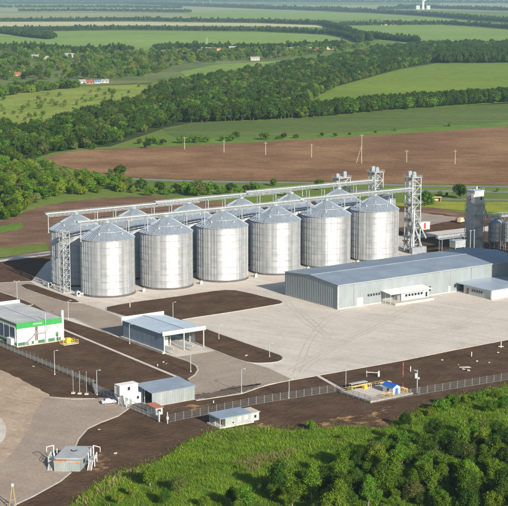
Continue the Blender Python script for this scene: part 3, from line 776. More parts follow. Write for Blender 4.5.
for z in (6.0, 11.5, 17.0, 22.0):
    m = MB(); m.box(-4.5, 4.5, -4.5, -3.65, z, z+0.1); m.build('platform', GRATE, t)
    m = MB()
    for zz in (0.6, 1.1): m.bar((-4.5, -4.45, z+zz), (4.5, -4.45, z+zz), 0.05, 4)
    for k in range(6): m.bar((-4.5+1.8*k, -4.45, z), (-4.5+1.8*k, -4.45, z+1.1), 0.05, 4)
    m.build('platform_rail', GALV, t)
stairs(t, -3.2, 3.2, -4.2, -4.0, 0.3, 22.0, 5)
m = MB(); m.bar((3.8, -1, h-5), (7.5, -2.5, h-13), 0.35, 8); m.build('spout', GALVD, t)

# low conveyor bridge between the towers, with intake cabin
t = thing('conveyor_bridge', 'grey elevated conveyor bridge between elevator tower and dryer tower', 'conveyor', S(168, -2), YAW)
m = MB(); m.box(2, 23, -9.0, -7.6, 7.6, 9.0); m.build('conveyor_trough', GALVD, t)
m = MB(); m.box(2, 23, -10.2, -9.05, 7.3, 7.45); m.build('walkway', GRATE, t)
m = MB()
for z in (7.9, 8.4): m.bar((2, -10.15, z), (23, -10.15, z), 0.05, 4)
for k in range(11): m.bar((2+2.1*k, -10.15, 7.4), (2+2.1*k, -10.15, 8.4), 0.05, 4)
m.build('guard_rail', GALV, t)
for x in (4, 11, 18):
    m = MB()
    for y in (-9.8, -7.8): m.bar((x, y, 0.03), (x, y, 7.5), 0.16, 4)
    m.bar((x, -9.8, 0.5), (x, -7.8, 7.2), 0.07, 4); m.build('trestle', GALVD, t)
t = thing('intake_cabin', 'pale steel intake cabin on legs under the conveyor bridge', 'cabin', S(176, -18), YAW)
MB().box(-3.2, 3.2, -2.0, 2.0, 4.2, 7.4).build('body', GALV, t)
MB().box(-3.4, 3.4, -2.2, 2.2, 7.4, 7.6).build('roof', PALER, t)
for x in (-2.9, 2.9):
    for y in (-1.7, 1.7): MB().bar((x, y, 0.03), (x, y, 4.2), 0.18, 4).build('leg', GALV, t)
for q in range(2):
    t = thing('steel_column', 'slim steel column %s the intake cabin' % ('left of' if q else 'right of'), 'column', S(184+q*2.4, -18), YAW, 'steel columns by the intake cabin')
    MB().box(-0.2, 0.2, -0.2, 0.2, 0.03, 11).build('shaft', GALVD, t)
    MB().box(-0.5, 0.5, -0.5, 0.5, 0.03, 0.15).build('base_plate', GALVD, t)
    MB().box(-0.7, 0.7, -0.3, 0.3, 11, 11.3).build('head_plate', GALVD, t)

# ------------------------------------------------------------------ long grey warehouse
def window_row(t, x0, n, y, z, wd, ht, gap, mat_f=GREYP):
    for k in range(n):
        x = x0+k*(wd+gap)
        f = MB().box(x-0.08, x+wd+0.08, y-0.05, y+0.06, z-0.08, z+ht+0.08).build('window', mat_f, t)
        MB().box(x, x+wd, y-0.075, y-0.055, z, z+ht).build('pane', GLASS, f)
t = thing('warehouse', 'long grey metal clad warehouse with blue grey roof beside the pale yard', 'warehouse', S(55.8, -80.6), YAW)
WL, WD, WE, WR = 101.0, 34.5, 9.6, 11.0
m = MB(); m.ribs((0, 0), (WL, 0), 0.4, WE, 1.1, 0.06); m.build('front_wall', GREYP, t)
m = MB(); m.ribs((WL, WD), (0, WD), 0.4, WE, 1.1, 0.06); m.build('back_wall', GREYP, t)
m = MB(); m.ribs((0, WD/2), (0, 0), 0.4, WR-0.1, 1.1, 0.06, WE); m.ribs((0, WD), (0, WD/2), 0.4, WE, 1.1, 0.06, WR-0.1); m.build('gable_wall', GREYP, t)
m = MB(); m.ribs((WL, 0), (WL, WD/2), 0.4, WE, 1.1, 0.06, WR-0.1); m.ribs((WL, WD/2), (WL, WD), 0.4, WR-0.1, 1.1, 0.06, WE); m.build('gable_wall', GREYP, t)
MB().box(-0.05, WL+0.05, -0.05, WD+0.05, 0.03, 0.4).build('plinth', CONC, t)
def slope_sheet(t, name, mat, x0, x1, ya, za, yb, zb, th=0.12, n=1, seam=None, parent=None):
    ob = None
    for k in range(n):
        a = x0+(x1-x0)*k/n + (0.006 if k else 0); b = x0+(x1-x0)*(k+1)/n
        ob = MB().add([(a, ya, za), (b, ya, za), (b, yb, zb), (a, yb, zb), (a, ya, za+th), (b, ya, za+th), (b, yb, zb+th), (a, yb, zb+th)],
                 [(3,2,1,0),(4,5,6,7),(0,1,5,4),(1,2,6,5),(2,3,7,6),(3,0,4,7)]).build(name, mat, t)
        if seam:
            s = MB(); q = int((b-a)/seam)
            for j in range(1, q): s.bar((a+(b-a)*j/q, ya, za+th+0.01), (a+(b-a)*j/q, yb, zb+th+0.01), 0.045, 4)
            tag(s.build('roof_seams', mat, ob), kind='stuff')
    return ob
slope_sheet(t, 'roof', GREYR, -0.35, WL+0.35, -0.45, WE-0.02, WD/2, WR, 0.14, 1, 1.1)
slope_sheet(t, 'roof', GREYR, -0.35, WL+0.35, WD+0.45, WE-0.02, WD/2+0.01, WR, 0.14, 1, 1.1)
MB().box(-0.4, WL+0.4, WD/2-0.25, WD/2+0.25, WR+0.1, WR+0.24).build('ridge_cap', GREYR, t)
MB().box(-0.3, 0.35, -0.14, -0.07, 0.4, WE).build('corner_trim', GALV, t)
MB().box(-0.14, -0.07, -0.14, 0.35, 0.4, WE).build('corner_trim', GALV, t)
MB().box(-0.4, WL+0.4, -0.62, -0.46, WE-0.22, WE-0.02).build('gutter', GALV, t)
for x in (8, 58.5, 70, 86):
    MB().bar((x, -0.2, 0.4), (x, -0.2, WE-0.2), 0.08, 8).build('downpipe', GALV, t)
d = MB().box(9.4, 12.3, -0.12, -0.02, 0.4, 3.5).build('door', WHITE, t)
MB().box(11.8, 12.0, -0.2, -0.12, 1.5, 1.7).build('handle', GALVD, d)
window_row(t, 14.8, 5, -0.11, 3.5, 0.8, 0.9, 0.55)
window_row(t, 60.5, 1, -0.11, 1.9, 0.9, 1.4, 0.4); window_row(t, 64.0, 1, -0.11, 1.9, 0.9, 1.4, 0.4); window_row(t, 46.5, 1, -0.11, 2.0, 1.2, 1.9, 0.4); window_row(t, 73.4, 1, -0.11, 1.9, 0.9, 1.4, 0.4)
d = MB().box(57.2, 58.6, -0.12, -0.02, 0.4, 2.8).build('door', OFFW, t); MB().box(58.3, 58.45, -0.2, -0.12, 1.4, 1.6).build('handle', GALVD, d)
d = MB().box(44.0, 45.0, -0.12, -0.02, 0.4, 2.6).build('door', OFFW, t); MB().box(44.7, 44.85, -0.2, -0.12, 1.4, 1.6).build('handle', GALVD, d)
# entrance annex on the yard side
t = thing('entrance_annex', 'low pale annex with projecting canopy on the warehouse front', 'annex', S(78.6, -80.7), YAW)
m = MB(); m.ribs((5, -5), (19.5, -5), 0.5, 4.3, 0.9, 0.04); m.ribs((19.5, -5), (19.5, -0.08), 0.5, 4.3, 0.9, 0.04); m.ribs((5, -0.08), (5, -5), 0.5, 4.3, 0.9, 0.04); m.build('wall', OFFW, t)
MB().add([(-1.5, -6.2, 4.35), (20.1, -6.2, 4.35), (20.1, -0.1, 5.0), (-1.5, -0.1, 5.0), (-1.5, -6.2, 4.6), (20.1, -6.2, 4.6), (20.1, -0.1, 5.25), (-1.5, -0.1, 5.25)],
         [(3,2,1,0),(4,5,6,7),(0,1,5,4),(1,2,6,5),(2,3,7,6),(3,0,4,7)]).build('roof', WHITE, t)
MB().box(0, 20.2, -7.4, -5.04, 0.04, 0.9).build('loading_ramp', CONC, t)
MB().box(0, 4.98, -5.0, -0.1, 0.04, 0.85).build('porch_slab', CONC, t)
for y in (-5.6, -2.5): MB().bar((-1.0, y, 0.04), (-1.0, y, 4.4), 0.12, 8).build('post', GALV, t)
window_row(t, 7.0, 6, -5.06, 2.5, 1.05, 0.95, 0.55, OFFW)
window_row(t, 17.6, 1, -5.06, 1.3, 0.9, 1.9, 0.4, OFFW)
d = MB().box(4.9, 4.98, -3.9, -2.6, 0.5, 2.9).build('door', WHITE, t); MB().box(4.82, 4.9, -3.0, -2.8, 1.5, 1.65).build('handle', GALVD, d)
m = MB()
for x in (0.2, 6.8, 13.4, 20.0): m.bar((x, -7.3, 0.9), (x, -7.3, 1.9), 0.04, 4)
m.bar((0.2, -7.3, 1.9), (20.0, -7.3, 1.9), 0.04, 4); m.build('guard_rail', GALV, t)
# low office block at the right end
t = thing('office_block', 'low flat roofed pale block in front of the warehouse right end', 'building', S(117.6, -101.2), YAW)
m = MB(); m.ribs((0, 16.2), (0, 0), 0.35, 3.6, 0.9, 0.04); m.ribs((0, 0), (26, 0), 0.35, 3.6, 0.9, 0.04); m.ribs((26, 0), (26, 20), 0.35, 3.6, 0.9, 0.04); m.build('wall', OFFW, t)
MB().box(-0.4, 26.4, -0.4, 20.3, 3.6, 3.9).build('roof', PALER, t)
MB().box(-0.05, 26.05, -0.05, 20.0, 0.04, 0.35).build('plinth', CONC, t)
for k in range(5):
    f = MB().box(-0.1, -0.04, 5.2+k*1.3, 6.2+k*1.3, 1.6, 2.7).build('window', OFFW, t)
    MB().box(-0.13, -0.11, 5.3+k*1.3, 6.1+k*1.3, 1.7, 2.6).build('pane', GLASS, f)
d = MB().box(0.6, 2.0, -0.12, -0.05, 0.4, 2.7).build('door', WHITE, t); MB().box(1.8, 1.92, -0.2, -0.12, 1.4, 1.6).build('handle', GALVD, d)
MB().box(-0.35, 0.3, -0.35, 0.3, 0.36, 3.6).build('corner_pillar', WHITE, t)
d = MB().box(-0.12, -0.05, 13.2, 14.4, 0.4, 2.6).build('door', BROWN, t)
# unseen tall blocks added off frame to shade the warehouse end and the dryer
def tall_block(label, u0, u1, v0, v1, h):
    t = thing('shade_block', label, 'building', S(u0, v0), YAW)
    a, b = u1-u0, v1-v0
    m = MB(); m.ribs((0, 0), (a, 0), 0.4, h, 1.2, 0.06); m.ribs((a, 0), (a, b), 0.4, h, 1.2, 0.06); m.ribs((a, b), (0, b), 0.4, h, 1.2, 0.06); m.ribs((0, b), (0, 0), 0.4, h, 1.2, 0.06); m.build('wall', GREYP, t)
    MB().box(-0.3, a+0.3, -0.3, b+0.3, h, h+0.4).build('roof', GREYR, t)
    MB().box(-0.1, a+0.1, -0.1, b+0.1, 0.03, 0.4).build('plinth', CONC, t)
    for z in np.arange(4, h-3, 6):
        for x in np.arange(2, a-3, 5):
            f = MB().box(x-0.1, x+2.1, -0.12, 0.0, z-0.1, z+1.7).build('window', GREYP, t); MB().box(x, x+2, -0.15, -0.125, z, z+1.6).build('pane', GLASS, f)
tall_block('tall grey unseen block added beyond the right edge for its shade', 135.5, 158, -128, -103, 36)
tall_block('narrow grey unseen block added beyond the right edge for its shade', 184, 201, -62, -50, 41)

# ------------------------------------------------------------------ weighbridge canopy
t = thing('weighbridge_canopy', 'open ended steel weighbridge canopy with pale blue roof by the apron', 'canopy', S(-37.0, -102.8), YAW)
CW, CL, CE, CRI = 16.6, 27.5, 6.6, 7.4
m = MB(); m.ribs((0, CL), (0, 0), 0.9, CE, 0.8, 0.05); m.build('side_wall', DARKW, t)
MB().box(-0.9, 0.25, -0.6, CL+0.4, 0.04, 0.85).build('plinth', CONC, t)
m = MB(); m.ribs((CW, 6), (CW, CL), 0.9, CE, 0.8, 0.05); m.build('side_wall', SHEDW, t)
for (xa, za, xb, zb) in ((-0.4, CE, CW/2-0.02, CRI), (CW+0.4, CE, CW/2+0.02, CRI)):
    ob = MB().add([(xa, 0.2, za), (xa, CL-0.2, za), (xb, CL-0.2, zb), (xb, 0.2, zb), (xa, 0.2, za+0.1), (xa, CL-0.2, za+0.1), (xb, CL-0.2, zb+0.1), (xb, 0.2, zb+0.1)],
             [(3,2,1,0),(4,5,6,7),(0,1,5,4),(1,2,6,5),(2,3,7,6),(3,0,4,7)]).build('roof', PALER, t)
    s = MB()
    for j in range(1, 27): s.bar((xa, j*CL/27, za+0.11), (xb, j*CL/27, zb+0.11), 0.04, 4)
    tag(s.build('roof_seams', PALER, ob), kind='stuff')
MB().box(CW/2-0.18, CW/2+0.18, 0.2, CL-0.2, CRI+0.09, CRI+0.2).build('ridge_cap', GREYR, t)
MB().box(-0.5, CW+0.5, -0.1, 0.15, CE-0.55, CE+0.95).build('fascia', OFFW, t)
MB().box(-0.5, CW+0.5, CL-0.15, CL+0.1, CE-0.6, CE+1.25).build('fascia', WHITE, t)
for x in (0.3, CW/2, CW-0.25):
    for y in (0.3, CL/3, 2*CL/3, CL-0.3):
        MB().box(x-0.18, x+0.18, y-0.18, y+0.18, 0.04, CE-0.05 if abs(x-CW/2) > 1 else CRI-0.05).build('column', OFFW, t)
for x in (1.5, 9.4):
    p = MB().box(x, x+3.6, 2.0, CL-4, 0.08, 0.42).build('weighing_deck', OFFW, t)
    for q in (x-0.25, x+3.6): MB().box(q, q+0.25, 2.0, CL-4, 0.08, 0.62).build('deck_kerb', WHITE, p)
    MB().add([(x, -3.5, 0.08), (x+3.6, -3.5, 0.08), (x+3.6, 2, 0.42), (x, 2, 0.42)], [(0, 1, 2, 3)]).build('ramp', CONC, t)
MB().box(5.9, 8.0, 10, 16, 0.1, 2.9).build('control_booth', WHITE, t)
MB().box(0.2, CW-0.2, -7.0, CL-1, 0.072, 0.078).build('floor_slab', M_YARD, t)

# ------------------------------------------------------------------ admin building with green band
t = thing('admin_building', 'white two storey building with green fascia band at the left edge', 'building', S(-73.4, -65.3), YAW)
AW, AL, AH = 17.4, 33.0, 8.0
MB().box(0, AW, 0, AL, 0.3, AH-0.05).build('wall', WHITE, t)
MB().box(-0.5, AW+0.5, -0.9, AL+0.5, 0.03, 0.3).build('pavement', CONC, t)
MB().box(-0.12, AW+0.12, -0.14, -0.01, AH-1.75, AH+0.25).build('fascia', GREEN, t)
for (x0, x1) in ((0.3, 4.4), (5.6, 6.4), (8.0, 10.6), (12.0, 14.6), (15.2, 17.0)):
    MB().box(x0, x1, -0.10, -0.01, 0.3, 1.35).build('plinth_panel', DGREEN, t)
MB().box(-0.10, -0.01, -0.05, AL, 0.3, 1.25).build('plinth_panel', DGREEN, t)
MB().box(-0.16, -0.01, -0.05, AL, AH-0.6, AH+0.2).build('side_fascia', DGREEN, t)
ob = MB().box(-0.2, AW+0.2, 0.0, AL, AH-0.04, AH+0.12).build('roof', paint('light_grey_roof', (0.50, 0.51, 0.51), 0.7, 0, 0.12, 0.2), t)
MB().box(-0.3, AW+0.3, AL-0.05, AL+0.35, AH-1.0, AH+1.1).build('parapet', WHITE, t)
MB().box(AW/2-0.15, AW/2+0.15, 0.1, AL-0.1, AH+0.125, AH+0.2).build('roof_seam', GREYR, ob)
# bright mark on the fascia, too small in the photograph to read
for k in range(7): MB().box(6.2+k*0.52, 6.55+k*0.52, -0.18, -0.145, AH-0.95, AH-0.45).build('fascia_mark', OFFW, t)
for z in (1.35, 4.1):
    d = MB().box(7.0, 8.0, -0.12, -0.02, z, z+2.1).build('door', BROWN, t); MB().box(7.8, 7.9, -0.18, -0.12, z+0.9, z+1.05).build('handle', GALV, d)
for x in (12.0, 15.4): MB().box(x, x+0.9, -0.12, -0.02, 4.9, 5.6).build('vent_grille', OCHRE, t)
d = MB().box(15.0, 16.2, -0.12, -0.02, 1.7, 3.2).build('door', DGREEN, t)
m = MB()    # outside stair
for q in (-1.2, -0.3): m.bar((2.4, q, 0.35), (6.8, q, 4.0), 0.10, 4)
for j in range(14):
    f = (j+0.5)/14; m.box(2.4+4.4*f-0.15, 2.4+4.4*f+0.15, -1.2, -0.3, 0.35+3.65*f-0.02, 0.35+3.65*f+0.03)
m.box(6.6, 10.6, -1.3, -0.2, 3.95, 4.08); m.build('outside_stair', GALV, t)
m = MB()
m.bar((2.4, -1.25, 1.4), (6.8, -1.25, 5.05), 0.05, 4); m.bar((6.8, -1.25, 5.05), (10.6, -1.25, 5.05), 0.05, 4)
for (x, z) in ((2.4, 0.35), (4.6, 2.2), (6.8, 4.0), (8.7, 4.0), (10.6, 4.0)): m.bar((x, -1.25, z), (x, -1.25, z+1.05), 0.05, 4)
for x in (6.8, 10.5): m.bar((x, -1.2, 0.3), (x, -1.2, 4.0), 0.08, 4)
m.build('stair_rail', GALV, t)
m = MB(); m.bar((10.9, -0.35, 0.4), (10.9, -0.35, AH+2.6), 0.14, 8); m.build('flue', GALV, t)
m = MB(); m.bar((11.0, -0.35, 3.6), (15.8, -0.35, 3.6), 0.12, 8); m.bar((15.8, -0.35, 3.6), (15.8, -0.35, 0.8), 0.12, 8); m.bar((11.6, -0.35, 3.6), (11.6, -0.35, 6.4), 0.10, 8); m.build('wall_pipe', OFFW, t)
for k in range(7):
    y = 1.2+k*4.4
    f = MB().box(-0.14, -0.02, y, y+3.9, 1.9, 6.6).build('window', WHITE, t)
    for j in range(3):
        MB().box(-0.17, -0.145, y+0.15+j*1.25, y+1.25+j*1.25, 2.05, 6.45).build('pane', BGLASS, f)
MB().box(-1.3, -0.18, 2.0, 5.5, 0.3, 2.6).build('porch', WHITE, t)
t = thing('chimney_stack', 'slim white steel chimney at the right corner of the green banded building', 'chimney', S(-55.2, -64.6), YAW)
MB().lathe([(0.42, 0.3), (0.42, 10.6), (0.30, 10.6), (0.30, 9.0)], 16).build('stack', WHITE, t, True)
MB().lathe([(0.9, 0.03), (0.9, 0.4), (0.45, 0.7)], 16).build('base', CONC, t)
for z in (3.5, 7.0, 10.3): MB().lathe([(0.43, z), (0.5, z+0.02), (0.5, z+0.16), (0.43, z+0.18)], 16).build('band', GALV, t)
t = thing('gas_regulator', 'yellow gas regulator frame on the soil beside the white building', 'gas cabinet', S(-56.6, -71.8), YAW)
MB().box(-2.9, 2.9, -1.6, 1.6, 0.1, 0.25).build('slab', CONC, t)
MB().box(-1.2, 0.4, -0.6, 0.6, 0.3, 2.3).build('cabinet', YELLOW, t)
m = MB()
for (x, y) in ((-2.8, -1.5), (2.8, -1.5), (2.8, 1.5), (-2.8, 1.5)): m.bar((x, y, 0.1), (x, y, 1.5), 0.06, 4)
for z in (0.8, 1.5):
    for (p, q) in (((-2.8, -1.5), (2.8, -1.5)), ((2.8, -1.5), (2.8, 1.5)), ((2.8, 1.5), (-2.8, 1.5)), ((-2.8, 1.5), (-2.8, -1.5))): m.bar((*p, z), (*q, z), 0.05, 4)
m.build('guard_frame', YELLOW, t)
m = MB(); m.bar((-1.8, 0.8, 0.2), (-1.8, 0.8, 4.4), 0.10, 8); m.bar((-1.8, 0.8, 1.4), (1.6, 0.8, 1.4), 0.12, 8); m.bar((1.6, 0.8, 1.4), (1.6, 0.8, 0.2), 0.12, 8); m.build('pipe', YELLOW, t)

# ------------------------------------------------------------------ grey shed near the gate
t = thing('open_shed', 'ribbed silver shed with lean-to blue grey roof and open dark left end', 'shed', S(-75.3, -158.0), YAW)
m = MB(); m.ribs((0, 0), (15, 0), 0.15, 4.2, 0.75, 0.08); m.build('front_wall', SHEDW, t)
m = MB(); m.ribs((15, 9.2), (0, 9.2), 0.15, 5.0, 0.75, 0.08); m.build('back_wall', SHEDW, t)
m = MB(); m.ribs((15, 0), (15, 9.2), 0.15, 4.2, 0.75, 0.08, 5.0); m.build('end_wall', SHEDW, t)
ob = MB().add([(-0.3, -0.3, 4.18), (15.3, -0.3, 4.18), (15.3, 9.5, 5.05), (-0.3, 9.5, 5.05), (-0.3, -0.3, 4.3), (15.3, -0.3, 4.3), (15.3, 9.5, 5.17), (-0.3, 9.5, 5.17)],
         [(3,2,1,0),(4,5,6,7),(0,1,5,4),(1,2,6,5),(2,3,7,6),(3,0,4,7)]).build('roof', GREYR, t)
s = MB()
for j in range(1, 20): s.bar((-0.3+j*0.78, -0.3, 4.31), (-0.3+j*0.78, 9.5, 5.18), 0.04, 4)
tag(s.build('roof_seams', GREYR, ob), kind='stuff')
for y in (0.2, 4.6, 9.0): MB().box(0.05, 0.25, y-0.12, y+0.12, 0.04, 4.1+y*0.09).build('post', GALVD, t)
MB().box(-0.2, 15.2, -0.2, 9.4, 0.03, 0.14).build('slab', CONC, t)
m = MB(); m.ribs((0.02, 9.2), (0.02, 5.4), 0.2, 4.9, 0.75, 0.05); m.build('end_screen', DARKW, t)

# ------------------------------------------------------------------ guard house, gate, hut
t = thing('guard_house', 'white guard house of two stacked cabins beside the gate', 'cabin', S(-82.0, -152.0), YAW)
def cabin(t, x, y, z, L, Wd, H, name):
    c = MB().box(x, x+L, y, y+Wd, z+0.1, z+H-0.1).build(name, WHITE, t)
    m = MB()
    for (a, b) in ((x, y), (x+L, y), (x+L, y+Wd), (x, y+Wd)): m.box(a-0.09, a+0.09, b-0.09, b+0.09, z, z+H)
    for (za, zb) in ((z, z+0.16), (z+H-0.16, z+H)):
        m.box(x-0.07, x+L+0.07, y-0.07, y+0.02, za, zb); m.box(x-0.07, x+L+0.07, y+Wd-0.02, y+Wd+0.07, za, zb); m.box(x-0.075, x+0.02, y, y+Wd, za, zb); m.box(x+L-0.02, x+L+0.075, y, y+Wd, za, zb)
    m.build('corner_frame', OFFW, c)
    MB().box(x-0.12, x+L+0.12, y-0.12, y+Wd+0.12, z+H+0.002, z+H+0.1).build('cabin_roof', WHITE, c)
    return c
c1 = cabin(t, 0.4, 0, 0.1, 6.0, 2.9, 3.0, 'lower_cabin')
c2 = cabin(t, -0.7, 0.2, 3.25, 6.2, 2.9, 2.9, 'upper_cabin')
def win(t, x0, x1, y, z0, z1, m=GLASS):
    f = MB().box(x0-0.07, x1+0.07, y-0.05, y+0.05, z0-0.07, z1+0.07).build('window', OFFW, t)
    MB().box(x0, x1, y-0.07, y-0.052, z0, z1).build('pane', m, f)
win(t, 2.0, 2.8, 0.16, 4.5, 5.5); win(t, 5.0, 5.7, -0.04, 1.5, 2.3); win(t, 1.0, 1.7, -0.04, 1.4, 2.3)
d = MB().box(2.4, 3.3, -0.06, -0.005, 0.2, 2.3).build('door', OFFW, t); MB().box(3.1, 3.2, -0.12, -0.06, 1.1, 1.25).build('handle', GALVD, d)
m = MB()
for q in (-0.9, -0.1): m.bar((-0.3, q, 0.1), (-1.2, q+2.6, 3.2), 0.08, 4)
m.build('outside_stair', GALV, t)
MB().box(-0.76, -0.70, 0.8, 1.6, 3.5, 5.6).build('side_door', GALVD, t)

def gate_frame(label, u, v0, v1, h=2.6):
    t = thing('sliding_gate', label, 'gate', S(u, v0), YAW+PI/2, 'steel sliding gates at the entrance')
    L = v1-v0
    m = MB()
    for z in (0.25, 1.2, h): m.bar((0, 0, z), (L, 0, z), 0.07, 4)
    n = int(L/2.2)
    for k in range(n+1): m.bar((L*k/n, 0, 0.25), (L*k/n, 0, h), 0.06, 4)
    m.build('gate_frame', GALV, t)
    for k in range(n):
        b = MB()
        for j in range(1, 12): x = L*(k+j/12)/n; b.bar((x, 0, 0.25), (x, 0, h), 0.018, 4, None, False)
        b.build('gate_bars', GALV, t)
    for x in (0, L): MB().box(x-0.16, x+0.16, 0.12, 0.44, 0.03, 3.3).build('gate_post', OFFW, t)
    m = MB(); m.bar((0, 0.28, 3.1), (L, 0.28, 3.1), 0.06, 4); m.build('guide_rail', GALV, t)
    return t
gate_frame('steel sliding gate across the road left of the guard house', -81.6, -149.5, -135.5)
gate_frame('steel sliding gate right of the guard house beside the soil bank', -81.6, -172.5, -154.0)
t = thing('gate_hut', 'small hut with terracotta roof behind the right gate', 'hut', S(-79.2, -166.3), YAW)
MB().box(0, 2.4, 0, 4.6, 0.05, 2.1).build('wall', OFFW, t)
MB().add([(-0.3, -0.3, 2.1), (2.7, -0.3, 2.1), (2.7, 4.9, 2.1), (-0.3, 4.9, 2.1), (-0.3, -0.3, 2.25), (2.7, -0.3, 2.25), (2.7, 4.9, 2.55), (-0.3, 4.9, 2.55)],
         [(3,2,1,0),(4,5,6,7),(0,1,5,4),(1,2,6,5),(2,3,7,6),(3,0,4,7)]).build('roof', TERRA, t)
win(t, 0.6, 1.7, -0.04, 0.9, 1.7)
for k in range(2): MB().box(-0.06, -0.005, 0.8+k*2, 1.8+k*2, 0.9, 1.7).build('side_pane', GLASS, t)
t = thing('barrier_post', 'white post with box at the corner of the right gate', 'post', S(-80.8, -175.3), YAW)
MB().box(-0.12, 0.12, -0.12, 0.12, 0.02, 3.4).build('shaft', OFFW, t)
MB().box(-0.3, 0.3, -0.25, 0.2, 1.3, 2.0).build('control_box', WHITE, t)

# ------------------------------------------------------------------ small building by the reeds
t = thing('site_hut', 'low grey green hut with blue grey roof and pale annex in front of the fence', 'hut', S(-71.4, -188.2), YAW)
MB().box(-0.4, 11.4, -0.4, 6.2, 0.04, 0.45).build('plinth', CONC, t)
MB().box(1.8, 10.6, 0, 5.6, 0.45, 2.85).build('wall', paint('grey_green_panel', (0.32, 0.36, 0.33), 0.6, 0, 0.08, 0.5), t)
for (x, y) in ((0.1, 0.1), (0.1, 2.7), (0.1, 5.4)): MB().box(x-0.09, x+0.09, y-0.09, y+0.09, 0.45, 2.85).build('porch_post', OFFW, t)
MB().box(0.1, 1.78, 5.2, 5.5, 0.45, 2.8).build('porch_screen', DARKW, t)
MB().box(-0.4, 10.7, -0.5, 6.0, 2.85, 3.1, (3.05, 3.05, 3.3, 3.3)).build('roof', GREYR, t)
MB().box(10.72, 13.6, 0.2, 4.6, 0.3, 2.7).build('annex', OFFW, t)
MB().box(10.72, 13.9, -0.1, 4.9, 2.7, 2.85, (2.82, 2.82, 3.0, 3.0)).build('annex_roof', CONC, t)
win(t, 6.0, 7.1, -0.02, 1.3, 2.4, WHITE); win(t, 8.3, 9.4, -0.02, 1.3, 2.4, WHITE); win(t, 4.2, 4.7, -0.02, 0.9, 1.3); win(t, 11.9, 12.6, 0.18, 1.2, 2.0)
MB().box(1.72, 1.79, 1.5, 2.5, 0.5, 2.5).build('door', BROWN, t)

# ------------------------------------------------------------------ gas compound
t = thing('compound_slab', 'pale concrete slab of the fenced gas compound', 'slab', S(-19.2, -191.2), YAW)
MB().box(0, 16.4, 0, 14.2, 0.03, 0.22).build('slab', M_YARD, t)
for x in (3.9, 8.2, 12.5): MB().box(x-0.02, x+0.02, 0, 14.2, 0.215, 0.226).build('joint', M_GRAVEL, t)
MB().box(-0.2, 16.6, -0.35, -0.02, 0.02, 0.55).build('edge_wall', CONC, t)
MB().box(-0.35, -0.02, -0.35, 14.4, 0.02, 0.55).build('edge_wall', CONC, t)
t = thing('gas_hut', 'small white hut with bright blue gable roof in the gas compound', 'hut', S(-8.6, -189.2, 0.22), YAW)
MB().box(0, 2.8, 0, 4.8, 0, 2.2).build('wall', WHITE, t)
m = MB()
for s in (-1, 1):
    xa, xb = 1.4+s*1.75, 1.4+s*0.01
    m.add([(xa, -0.3, 2.1), (xa, 5.1, 2.1), (xb, 5.1, 3.05), (xb, -0.3, 3.05), (xa, -0.3, 2.2), (xa, 5.1, 2.2), (xb, 5.1, 3.15), (xb, -0.3, 3.15)], [(3,2,1,0),(4,5,6,7),(0,1,5,4),(1,2,6,5),(2,3,7,6),(3,0,4,7)])
m.build('roof', BLUE, t)
MB().add([(0, 0, 2.2), (2.8, 0, 2.2), (1.4, 0, 3.0), (0, 4.8, 2.2), (2.8, 4.8, 2.2), (1.4, 4.8, 3.0)], [(0, 1, 2), (3, 5, 4)]).build('gable', WHITE, t)
d = MB().box(0.9, 2.0, -0.08, -0.01, 0.05, 1.95).build('door', BLUE, t); MB().box(1.8, 1.9, -0.14, -0.08, 0.9, 1.05).build('handle', GALV, d)
f = MB().box(-0.08, -0.01, 1.8, 2.8, 0.7, 1.7).build('window', OFFW, t); MB().box(-0.1, -0.082, 1.9, 2.7, 0.8, 1.6).build('pane', GLASS, f)
def pipe_loop(label, u, v, L, n, hh, ax=0):
    t = thing('gas_pipework', label, 'pipes', S(u, v, 0.22), YAW + ax, 'yellow gas pipework in the compound')
    for k in range(n):
        m = MB(); y = k*0.8
        m.bar((0, y, 0), (0, y, hh), 0.10, 8); m.bar((0, y, hh), (L, y, hh), 0.10, 8); m.bar((L, y, hh), (L, y, 0), 0.10, 8); m.build('pipe', OCHRE, t)
        m = MB(); m.bar((L*0.4, y, hh), (L*0.4, y, hh+0.5), 0.05, 6); m.bar((L*0.4, y-0.25, hh+0.5), (L*0.4, y+0.25, hh+0.5), 0.05, 6); m.build('valve_wheel', RED, t)
    m = MB(); m.box(L*0.6, L*0.75, -0.3, n*0.8-0.5, 0, hh*0.9); m.build('manifold', YELLOW, t)
pipe_loop('yellow gas pipes along the back edge of the compound', -16.0, -178.8, 7.5, 2, 1.3)
pipe_loop('yellow gas pipes at the front left of the compound', -13.2, -190.2, 3.6, 2, 1.1)
pipe_loop('yellow gas pipes behind the blue roofed hut', -6.5, -180.5, 4.5, 2, 1.4)
pipe_loop('yellow gas pipes at the right corner of the compound', -4.4, -189.6, 1.2, 3, 1.3)
t = thing('yellow_railing', 'yellow safety railing round the gas compound slab', 'railing', S(-19.0, -191.0, 0.22), YAW)
m = MB(); R4 = [(0.2, 0.2), (16, 0.2), (16, 13.8), (0.2, 13.8)]
for i in range(4):
    p, q = R4[i], R4[(i+1) % 4]
    if i == 3: continue
    for z in (0.55, 1.1): m.bar((*p, z), (*q, z), 0.045, 4)
m.build('rail', OCHRE, t)
for i in range(3):
    p, q = R4[i], R4[i+1]
    for j in range(6):
        f = j/6; MB().bar((p[0]+(q[0]-p[0])*f, p[1]+(q[1]-p[1])*f, 0), (p[0]+(q[0]-p[0])*f, p[1]+(q[1]-p[1])*f, 1.1), 0.05, 4).build('post', OCHRE, t)
t = thing('pipe_cover', 'long pale sheet cover over the pipes at the back of the compound', 'cover', S(-15.5, -177.6, 0.22), YAW)
MB().box(0, 6.5, 0, 1.6, 1.7, 1.85).build('sheet', OFFW, t)
